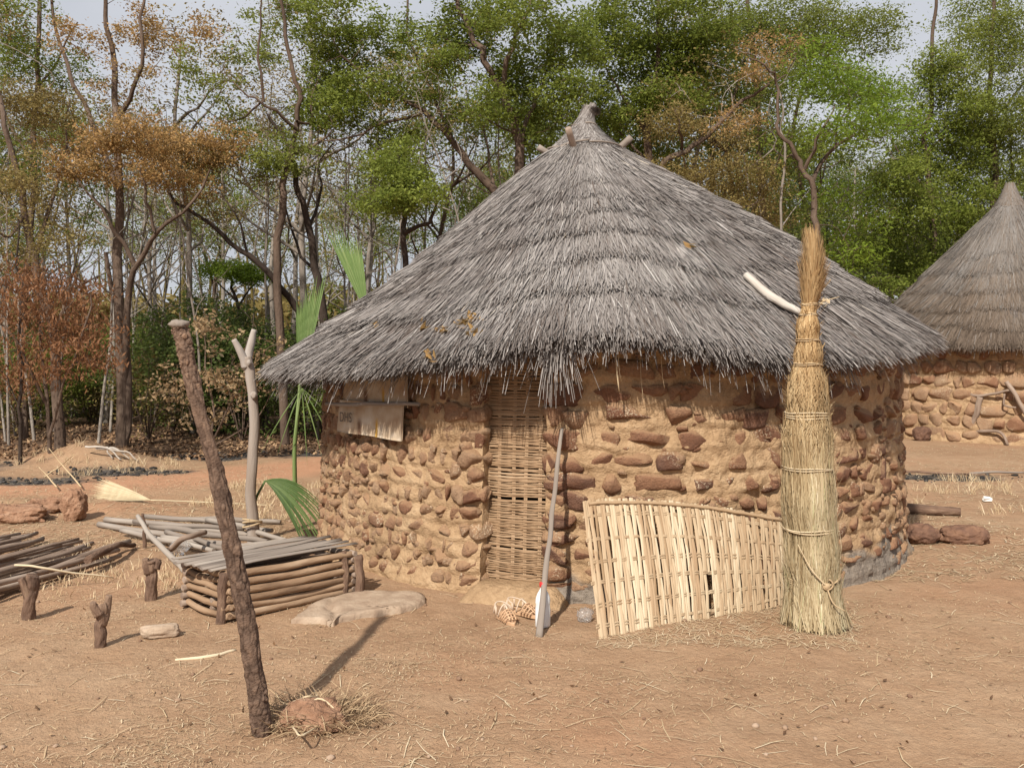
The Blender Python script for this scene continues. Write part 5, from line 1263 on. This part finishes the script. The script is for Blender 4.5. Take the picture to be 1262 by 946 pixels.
ptree('dead_shoot', 'bare tan dead branches with brown leaf remnants above the twisted-trunk tree', 15.6, 962,
      [([(962, 560), (962, 300), (966, 190), (962, 150), (957, 105), (948, 85), (925, 68), (905, 62)], .04, .008), ([(957, 110), (970, 90), (985, 60)], .012, .005), ([(948, 85), (930, 90), (910, 100)], .012, .005)],
      [(945, 62, 40, 16, 22), (925, 95, 30, 20, 10), (905, 150, 30, 20, 12)], M['leaf_orange'], M['bark_pale'], lsize=.06, per=45, sig=.2)
ptree('tree', 'broad leafy green tree between the two thatched roofs', 23.6, 1150,
      [([(1150, 535), (1150, 330), (1148, 250), (1140, 180), (1148, 110), (1150, 40), (1155, -40)], .14, .05), ([(1148, 240), (1115, 200, .2), (1095, 170, .3)], .05, .02), ([(1142, 190), (1175, 150, .3), (1195, 120, .5)], .05, .02), ([(1150, 300), (1110, 275, -.2), (1075, 280, -.4)], .05, .02)],
      [(1150, 200, 60, 40, 70), (1120, 260, 55, 35, 56), (1180, 260, 50, 40, 56), (1170, 140, 55, 35, 56), (1080, 310, 55, 35, 50), (1130, 320, 50, 30, 40), (1100, 215, 40, 25, 30), (1150, 90, 45, 30, 30), (1140, 350, 60, 25, 30)], M['leaf_green'], M['bark'], lsize=.115, per=60, sig=.33, tone=.12)
ptree('tree', 'yellowish green drooping tree in the top right corner', 24.2, 1225,
      [([(1225, 530), (1222, 330), (1225, 200), (1220, 100), (1225, 20), (1228, -40)], .15, .05), ([(1222, 180), (1190, 130), (1175, 80)], .06, .02), ([(1222, 150), (1255, 110), (1275, 70)], .06, .02)],
      [(1215, 60, 60, 40, 60), (1180, 100, 40, 45, 36), (1250, 130, 45, 45, 50), (1210, 170, 50, 35, 50), (1270, 60, 50, 60, 50), (1240, 220, 50, 30, 40), (1205, 15, 60, 30, 40)], M['leaf_yellow'], M['bark'], lsize=.10, per=70, sig=.36, tone=-.05, droop=.5)
ptree('tree', 'tall mixed green tree high above the bare tan branches', 20.0, 940,
      [([(940, 532), (940, 300), (935, 180), (930, 100), (925, 40), (920, -40)], .15, .05), ([(932, 130), (965, 70), (985, 20)], .06, .02), ([(930, 100), (900, 50), (885, 0)], .06, .02)],
      [(900, 40, 50, 35, 46), (960, 30, 60, 35, 60), (1020, 30, 50, 30, 50), (940, 110, 50, 30, 24), (1000, 75, 40, 25, 24), (890, 110, 35, 30, 18), (1075, 40, 45, 30, 34), (960, 170, 50, 50, 34), (980, 250, 40, 50, 34)], M['leaf_yellow'], M['bark'], lsize=.085, per=58, sig=.32, tone=-.25)
ptree('tree', 'thin sapling with a bare lower stem at the left edge of the clearing', 13.1, 25,
      [([(25, 578), (24, 520), (23, 470), (28, 400), (20, 330), (22, 270)], .045, .015), ([(24, 500), (10, 470), (-5, 450)], .02, .008)], [(15, 300, 40, 50, 24), (30, 240, 30, 30, 10)], M['leaf_olive'], M['bark_dark'], lsize=.065, per=34, sig=.26)
ptree('dead_shrub', 'large reddish brown dead shrub with hanging dry leaves at the left of the clearing', 13.4, 62,
      [([(62, 575), (58, 500), (52, 440), (45, 390), (40, 350)], .05, .015), ([(60, 540), (80, 470, -.2), (105, 400, -.3), (112, 365, -.3)], .035, .012), ([(58, 500), (30, 440, -.3), (5, 400, -.4), (-20, 380)], .035, .012), ([(35, 455, -.2), (70, 400, -.4), (95, 355, -.4)], .02, .008)],
      [(45, 375, 85, 55, 50), (30, 430, 75, 50, 42), (95, 400, 46, 50, 36), (10, 350, 50, 35, 22), (85, 440, 50, 30, 26), (20, 470, 60, 20, 18), (70, 350, 50, 28, 20)], M['leaf_red'], M['bark'], cat='shrub', lsize=.11, per=26, sig=.24, up=.0, asp=.28, droop=1.3)
ptree('dry_shrub', 'shrub with broad curled tan leaves behind the bark post and forked post', 14.2, 262,
      [([(262, 566), (262, 520), (258, 470), (250, 420), (255, 385)], .03, .01), ([(264, 540), (285, 500, -.2), (300, 460, -.3), (305, 420)], .025, .008), ([(260, 520), (235, 480), (215, 460)], .02, .008), ([(262, 550), (300, 530), (325, 500), (335, 470)], .02, .008)],
      [(258, 410, 24, 24, 16), (275, 455, 40, 24, 18), (225, 470, 34, 26, 14), (300, 480, 34, 24, 14), (325, 440, 24, 30, 8), (250, 510, 50, 22, 12), (210, 500, 30, 25, 10)], M['leaf_dry'], M['bark'], cat='shrub', lsize=.10, per=13, sig=.17, up=.1, asp=.55, droop=.4)
ptree('tree', 'small flat-topped green tree in the woodland gap left of the forked post top', 21.5, 300,
      [([(300, 528), (298, 440), (292, 380), (286, 350), (280, 335)], .09, .03), ([(292, 380), (310, 355), (318, 345)], .04, .015), ([(290, 370), (272, 350), (262, 340)], .04, .015)],
      [(290, 336, 36, 11, 40), (268, 330, 16, 8, 10), (310, 345, 16, 8, 10)], M['leaf_bright'], M['bark_dark'], lsize=.09, per=60, sig=.22)

# ---------------------------------------------------------------- woodland behind: a few kinds, each tree an object of its own
def proto_tree(leaf, bark, h, seed, ncl, per, lsize, lean, label, group, sig=.4, spread=1.0, tone=0.0, r=.11, low=.45):
    limbs = []; top = np.array([lean, rng.normal() * .3, h]); base = np.zeros(3) + np.array([0, 0, -.2])
    trunk = [base, np.array([lean * .15 + rng.normal() * .1, 0, h * .25]), np.array([lean * .4 + rng.normal() * .2, rng.normal() * .2, h * .5]), np.array([lean * .7 + rng.normal() * .2, rng.normal() * .2, h * .75]), top]
    limbs.append((trunk, r, r * .3)); blobs = [(top, (1.1 * spread, 1.1 * spread, .8), ncl // 4)]
    tp = smooth_path(trunk, 20)
    for k in range(6):
        s = tp[int(rng.uniform(low, .85) * 19)]; a_ = k * 1.05 + rng.uniform(-.4, .4); L = rng.uniform(1.0, 2.0) * spread
        e_ = s + np.array([math.cos(a_) * L, math.sin(a_) * L, rng.uniform(.7, 1.7)]); m_ = (s + e_) / 2 + np.array([0, 0, -.12])
        limbs.append(([s, m_, e_], r * .42, r * .12)); blobs.append((e_, (.9 * spread, .9 * spread, .6), ncl // 8))
    return make_tree('woodland_tree', label, 'tree', (0, 0, 0), limbs, blobs, leaf, bark, lsize, per, sig, group, .009, tone=tone, seg0=8)
TH, LS, PM, SM = .75, .80, 1.5, .62
KINDS = [
    (proto_tree(M['leaf_green'], M['bark'], 7.8, 1, 150, 42, .11, .5, '', ''), 'leafy green tree standing within the woodland behind the front row of trees', 'green woodland trees'),
    (proto_tree(M['leaf_olive'], M['bark_pale'], 8.2, 2, 110, 22, .10, -.6, '', '', tone=.1), 'pale-trunked tree with thin olive brown leaves deep in the woodland', 'olive woodland trees'),
    (proto_tree(M['leaf_yellow'], M['bark_pale'], 7.4, 3, 120, 12, .10, .3, '', '', tone=-.1), 'nearly bare pale grey tree deep in the woodland', 'bare pale woodland trees'),
    (proto_tree(M['leaf_yellow'], M['bark'], 7.0, 4, 150, 36, .11, -.4, '', '', spread=1.2, tone=-.2), 'yellowish green spreading tree within the woodland', 'yellowish woodland trees'),
    (proto_tree(M['leaf_dark'], M['bark_dark'], 8.0, 5, 150, 40, .12, .2, '', '', spread=1.1), 'dark green tree with black trunk within the woodland', 'dark woodland trees'),
]
used = [False] * len(KINDS)
def put(kind, x, y, rz, sc):
    root, lb, gp = KINDS[kind]; z = float(gz(x, y))
    if not used[kind]:
        used[kind] = True; root.location = (x, y, z); root.rotation_euler = (0, 0, rz); root.scale = (sc,) * 3; root['label'] = lb; root['group'] = gp
    else: copy_thing(root, (x, y, z), rz, sc, lb, gp)
spots = []
def far_spot(x, y, dmin):
    return all(math.hypot(x - a_, y - b_) > dmin for a_, b_ in spots)
tries = 0
while len(spots) < 76 and tries < 6000:
    tries += 1
    y = 19.0 + 25 * rng.random() ** 1.2; px = rng.uniform(-120, 1380); x = (px - CX) / FPX * y
    if not far_spot(x, y, 1.5) or (8.0 < x < 14 and y < 24.5): continue
    u = rng.random()
    if px < 560: kind = 2 if u < .40 else (1 if u < .66 else (0 if u < .78 else (3 if u < .92 else 4)))
    else: kind = 0 if u < .34 else (4 if u < .50 else (3 if u < .74 else (1 if u < .88 else 2)))
    spots.append((x, y)); put(kind, x, y, rng.uniform(0, 6.28), rng.uniform(.85, 1.25))
# slim bare stems between the trunks
def slim(seed):
    h = rng.uniform(4.5, 7); l = rng.normal() * .8
    tr = [np.array([0, 0, -.1]), np.array([l * .2, 0, h * .35]), np.array([l * .6 + rng.normal() * .15, 0, h * .7]), np.array([l, 0, h])]
    tp = smooth_path(tr, 12); limbs = [(tr, rng.uniform(.035, .06), .012)]
    for k in range(5):
        s = tp[4 + k]; limbs.append(([s, s + np.array([rng.normal() * .5, rng.normal() * .5, .5]), s + np.array([rng.normal() * .9, rng.normal() * .9, 1.2])], .018, .006))
    return make_tree('slender_tree', '', 'tree', (0, 0, 0), limbs, [(np.array([l, 0, h]), (1.0, 1.0, .9), 26)], M['leaf_olive'], M['bark_pale'], .08, 12, .28)
SL = [slim(k) for k in range(3)]; first = [True] * 3; n_sl = 0
while n_sl < 60:
    y = rng.uniform(15.8, 27); px = rng.uniform(-60, 620) if rng.random() < .75 else rng.uniform(900, 1130); x = (px - CX) / FPX * y; k = n_sl % 3
    if x > 6.6: continue
    lb = 'thin bare-stemmed young tree among the thicker trunks at the woodland edge'; gp = 'slender young trees'
    if first[k]: first[k] = False; SL[k].location = (x, y, float(gz(x, y))); SL[k]['label'] = lb; SL[k]['group'] = gp; SL[k].rotation_euler = (0, 0, rng.uniform(0, 6))
    else: copy_thing(SL[k], (x, y, float(gz(x, y))), rng.uniform(0, 6.28), rng.uniform(.8, 1.2), lb, gp)
    n_sl += 1
# understorey bushes
def bush(leaf, n, per, lsize, h, wd, tone=0.0):
    limbs = []
    for k in range(7):
        a_ = k * .9 + rng.uniform(-.3, .3); limbs.append(([np.array([0, 0, -.05]), np.array([math.cos(a_) * wd * .3, math.sin(a_) * wd * .3, h * .5]), np.array([math.cos(a_) * wd * .6, math.sin(a_) * wd * .6, h * rng.uniform(.7, 1)])], .02, .006))
    return make_tree('bush', '', 'bush', (0, 0, 0), limbs, [(np.array([0, 0, h * .55]), (wd, wd, h * .5), n)], leaf, M['bark'], lsize, per, .26, twig=.006, tone=tone)
BK = [(bush(M['leaf_green'], 90, 34, .10, 2.0, 1.1, -.05), 'leafy green bush in the woodland undergrowth', 'green undergrowth bushes'), (bush(M['leaf_dark'], 100, 36, .10, 2.3, 1.2), 'dark green bush in the shade of the woodland', 'dark undergrowth bushes'),
      (bush(M['leaf_olive'], 60, 20, .09, 1.5, 1.0, -.2), 'thin brownish bush in the woodland undergrowth', 'brownish undergrowth bushes'), (bush(M['leaf_yellow'], 90, 34, .10, 2.2, 1.2, -.2), 'yellow-green bush in the woodland undergrowth', 'yellow-green undergrowth bushes')]
first = [True] * 4; n_b = 0; bsp = []
while n_b < 130:
    y = 16.0 + 16 * rng.random() ** 1.3; px = rng.uniform(-60, 640) if rng.random() < .74 else rng.uniform(640, 1330); x = (px - CX) / FPX * y
    if (x > 7.0 and y < 24): continue
    if x < 0 and y < 16.6 + .2 * max(0, -x - 3): continue
    if x > 0 and y < 20: y += 4.5; 
    k = int(rng.choice(4, p=[.3, .32, .18, .2]))
    sc = rng.uniform(.7, 1.25)
    if first[k]: first[k] = False; BK[k][0].location = (x, y, float(gz(x, y))); BK[k][0]['label'] = BK[k][1]; BK[k][0]['group'] = BK[k][2]; BK[k][0].scale = (sc,) * 3
    else: copy_thing(BK[k][0], (x, y, float(gz(x, y))), rng.uniform(0, 6.28), sc, BK[k][1], BK[k][2])
    n_b += 1
# the far wood closes the view
n = 56000; y = rng.uniform(45, 62, n); x = rng.uniform(-1, 1, n) * (y * .62 + 10); top = 5.0 + 1.6 * fbm(x * .12, y * .1, 1, 3) + 3.8 * (x > -2)
z = rng.random(n) ** .8 * top; mb = MB(); mb.leaves(np.stack([x, y, z], -1), .50, np.clip(.4 + .3 * fbm(x * .5, y * .5, z * .5, 3) + .15 * rng.normal(size=n), 0, 1), .3, .55)
for k in range(150):
    yy = rng.uniform(44, 58); xx_ = rng.uniform(-1, 1) * (yy * .6 + 6); h = rng.uniform(5, 10); mb2 = mb
    mb.tube(smooth_path([(xx_, yy, -.2), (xx_ + rng.normal() * .3, yy, h * .5), (xx_ + rng.normal() * .8, yy, h)], 6), [.14, .04], 5, .0, cap=False)
tag(mb.build('far_woodland', M['leaf_olive'], None, (0, 50, 0)), 'far mass of dull green woodland closing the view', 'woodland', None, 'stuff')

# ---------------------------------------------------------------- ground litter
def on_hut(x, y):
    return (np.hypot(x - HC[0], y - HC[1]) < 2.62) | (np.hypot(x - FC[0], y - FC[1]) < 2.9)
def litter(n, ya, yb, pw, pxa, pxb, Lr, wr, tones, lift=.004, thr=None):
    y = ya + (yb - ya) * rng.random(n) ** pw; x = (rng.uniform(pxa, pxb, n) - CX) / FPX * y
    keep = ~on_hut(x, y)
    if thr is not None: keep &= (fbm(x * 1.4, y * 1.4, 7, 4) + .35 * rng.normal(size=n)) > thr
    x, y = x[keep], y[keep]; n = len(x); a_ = rng.uniform(0, 6.28, n); L = rng.uniform(*Lr, n); d = np.stack([np.cos(a_), np.sin(a_), np.zeros(n)], -1)
    A = np.stack([x, y, np.zeros(n)], -1) - d * L[:, None] / 2; C = A + d * L[:, None]; side = np.stack([-d[:, 1], d[:, 0], d[:, 2]], -1)
    B = (A + C) / 2 + side * (rng.normal(size=n) * .045 * L)[:, None]
    for q, hh in ((A, .002), (B, .010), (C, .003)): q[:, 2] = gz(q[:, 0], q[:, 1]) + lift + rng.random(n) * hh
    W = side * (rng.uniform(*wr, n) * .5)[:, None]
    return A, B, C, W, np.clip(rng.uniform(*tones, n), 0, 1)
mb = MB()
mb.ribbon(*litter(30000, 2.9, 8.5, 1.3, -30, 1300, (.010, .045), (.0014, .0034), (.1, .9), thr=.17))
mb.ribbon(*litter(15000, 2.9, 7.5, 1.0, -30, 1300, (.008, .035), (.0013, .003), (.05, .95), thr=.34))
mb.ribbon(*litter(9000, 2.9, 4.8, 1.0, -30, 520, (.01, .05), (.0013, .003), (.1, .95), thr=.0))
mb.ribbon(*litter(9000, 2.9, 6.0, 1.0, -30, 1300, (.01, .045), (.0014, .003), (.05, .9), thr=.1))
mb.ribbon(*litter(700, 3.0, 9.0, 1.2, -30, 1300, (.05, .22), (.0022, .005), (.55, 1.0)))
mb.ribbon(*litter(16000, 7.5, 14, 1.2, -60, 420, (.02, .14), (.003, .007), (.15, .95), thr=-.05))
mb.ribbon(*litter(12000, 6.5, 16.5, 1.2, 1010, 1330, (.02, .16), (.003, .008), (.2, 1), thr=-.05))
mb.ribbon(*litter(1800, 5.0, 6.0, 1, 735, 1060, (.02, .14), (.0018, .004), (.45, 1.0)))
tag(mb.build('straw_litter', M['straw'], None, (0, 5, 0)), 'dry straw bits scattered over the bare earth', 'straw', None, 'stuff')
mb = MB()
def tufts(n, ya, yb, pxa, pxb, hr, thr):
    y = rng.uniform(ya, yb, n); x = (rng.uniform(pxa, pxb, n) - CX) / FPX * y; k = (~on_hut(x, y)) & (fbm(x * 1.2, y * 1.2, 3, 3) > thr) & (path_mask(x, y) < .3)
    x, y = x[k], y[k]; m_ = 9; x = np.repeat(x, m_) + rng.normal(size=len(x) * m_) * .03; y = np.repeat(y, m_) + rng.normal(size=len(y) * m_) * .03; n = len(x)
    h = rng.uniform(*hr, n); A = np.stack([x, y, gz(x, y)], -1); d = np.stack([rng.normal(size=n) * .45, rng.normal(size=n) * .45, np.ones(n)], -1); C = A + d * h[:, None]; B = (A + C) / 2 + np.array([0, 0, .15]) * h[:, None]
    mb.ribbon(A, B, C, np.stack([np.ones(n), rng.normal(size=n) * .5, n * [0]], -1) * .0024, np.clip(rng.uniform(.3, .95, n), 0, 1), taper=.2)
tufts(260, 8.5, 12.5, 1105, 1300, (.03, .13), .05); tufts(280, 8.2, 12.5, 230, 410, (.02, .10), 0); tufts(320, 9.5, 13.5, -40, 250, (.03, .14), 0); tufts(160, 5.6, 8.0, -30, 300, (.02, .07), .05)
tag(mb.build('dry_grass', M['straw'], None, (0, 9, 0)), 'short dry grass standing in the dirt', 'grass', None, 'stuff')
mb = MB()
y = 3.0 + 9 * rng.random(550) ** 1.5; x = (rng.uniform(-40, 1300, 550) - CX) / FPX * y; k = ~on_hut(x, y); c = np.stack([x[k], y[k], gz(x[k], y[k]) + .012], -1); mb.leaves(c, .03, rng.random(len(c)), 1.2, .5)
y = 13.5 + 9 * rng.random(9000) ** 1.4; x = (rng.uniform(-80, 480, 9000) - CX) / FPX * y; k = wood_mask(x, y) + .3 * rng.random(9000) > .5; c = np.stack([x[k], y[k], gz(x[k], y[k]) + .02], -1); mb.leaves(c, .09, rng.random(len(c)), .9, .5)
tag(mb.build('leaf_litter', M['deadleaf'], None, (0, 9, 0)), 'fallen brown leaves under the trees and on the earth', 'leaf litter', None, 'stuff')
mb = MB()
for k in range(750):
    y = 2.95 + 7 * rng.random() ** 1.7; x = (rng.uniform(-40, 1300) - CX) / FPX * y
    if bool(on_hut(np.array(x), np.array(y))): continue
    r = .0025 + .014 * rng.random() ** 5; mb.blob((x, y, float(gz(x, y)) + r * .3), (r * 1.3, r, r * .8), 1, .3, 2, rng.uniform(0, 6), rng.random())
tag(mb.build('pebbles', M['pebble'], None, (0, 5, 0)), 'small pebbles strewn over the earth', 'pebbles', None, 'stuff')
mb = MB()
for cx, cy, rx, ry in ASH:
    for k in range(90):
        a_ = rng.uniform(0, 6.28); q = rng.random() ** .5; x, y = cx + rx * q * math.cos(a_), cy + ry * q * math.sin(a_); r = .010 + .030 * rng.random() ** 2
        mb.blob((x, y, float(gz(x, y)) + r * .3), (r * rng.uniform(.8, 2), r, r * .8), 1, .4, 2, rng.uniform(0, 6), rng.random())
tag(mb.build('charred_debris', M['char'], None, (0, 12, 0)), 'black charred lumps on the burnt earth', 'charcoal', None, 'stuff')
# weeds at the foot of the hut wall
mb = MB()
for px, py in ((1042, 682), (1060, 690), (1050, 700), (1100, 655)):
    g = G(px, py); n = 26; a_ = rng.uniform(0, 6.28, n); h = rng.uniform(.05, .16, n); A = g + np.stack([rng.normal(size=n) * .04, rng.normal(size=n) * .03, 0 * h], -1); C = A + np.stack([np.cos(a_) * h * .8, np.sin(a_) * h * .8, h], -1)
    mb.ribbon(A, (A + C) / 2 + np.array([0, 0, .02]), C, np.stack([np.sin(a_), -np.cos(a_), 0 * a_], -1) * .002, rng.random(n) * .6)
tag(mb.build('dry_weeds', M['straw'], None, G(1045, 690)), 'dry weeds growing at the foot of the hut wall', 'weeds', None, 'stuff')
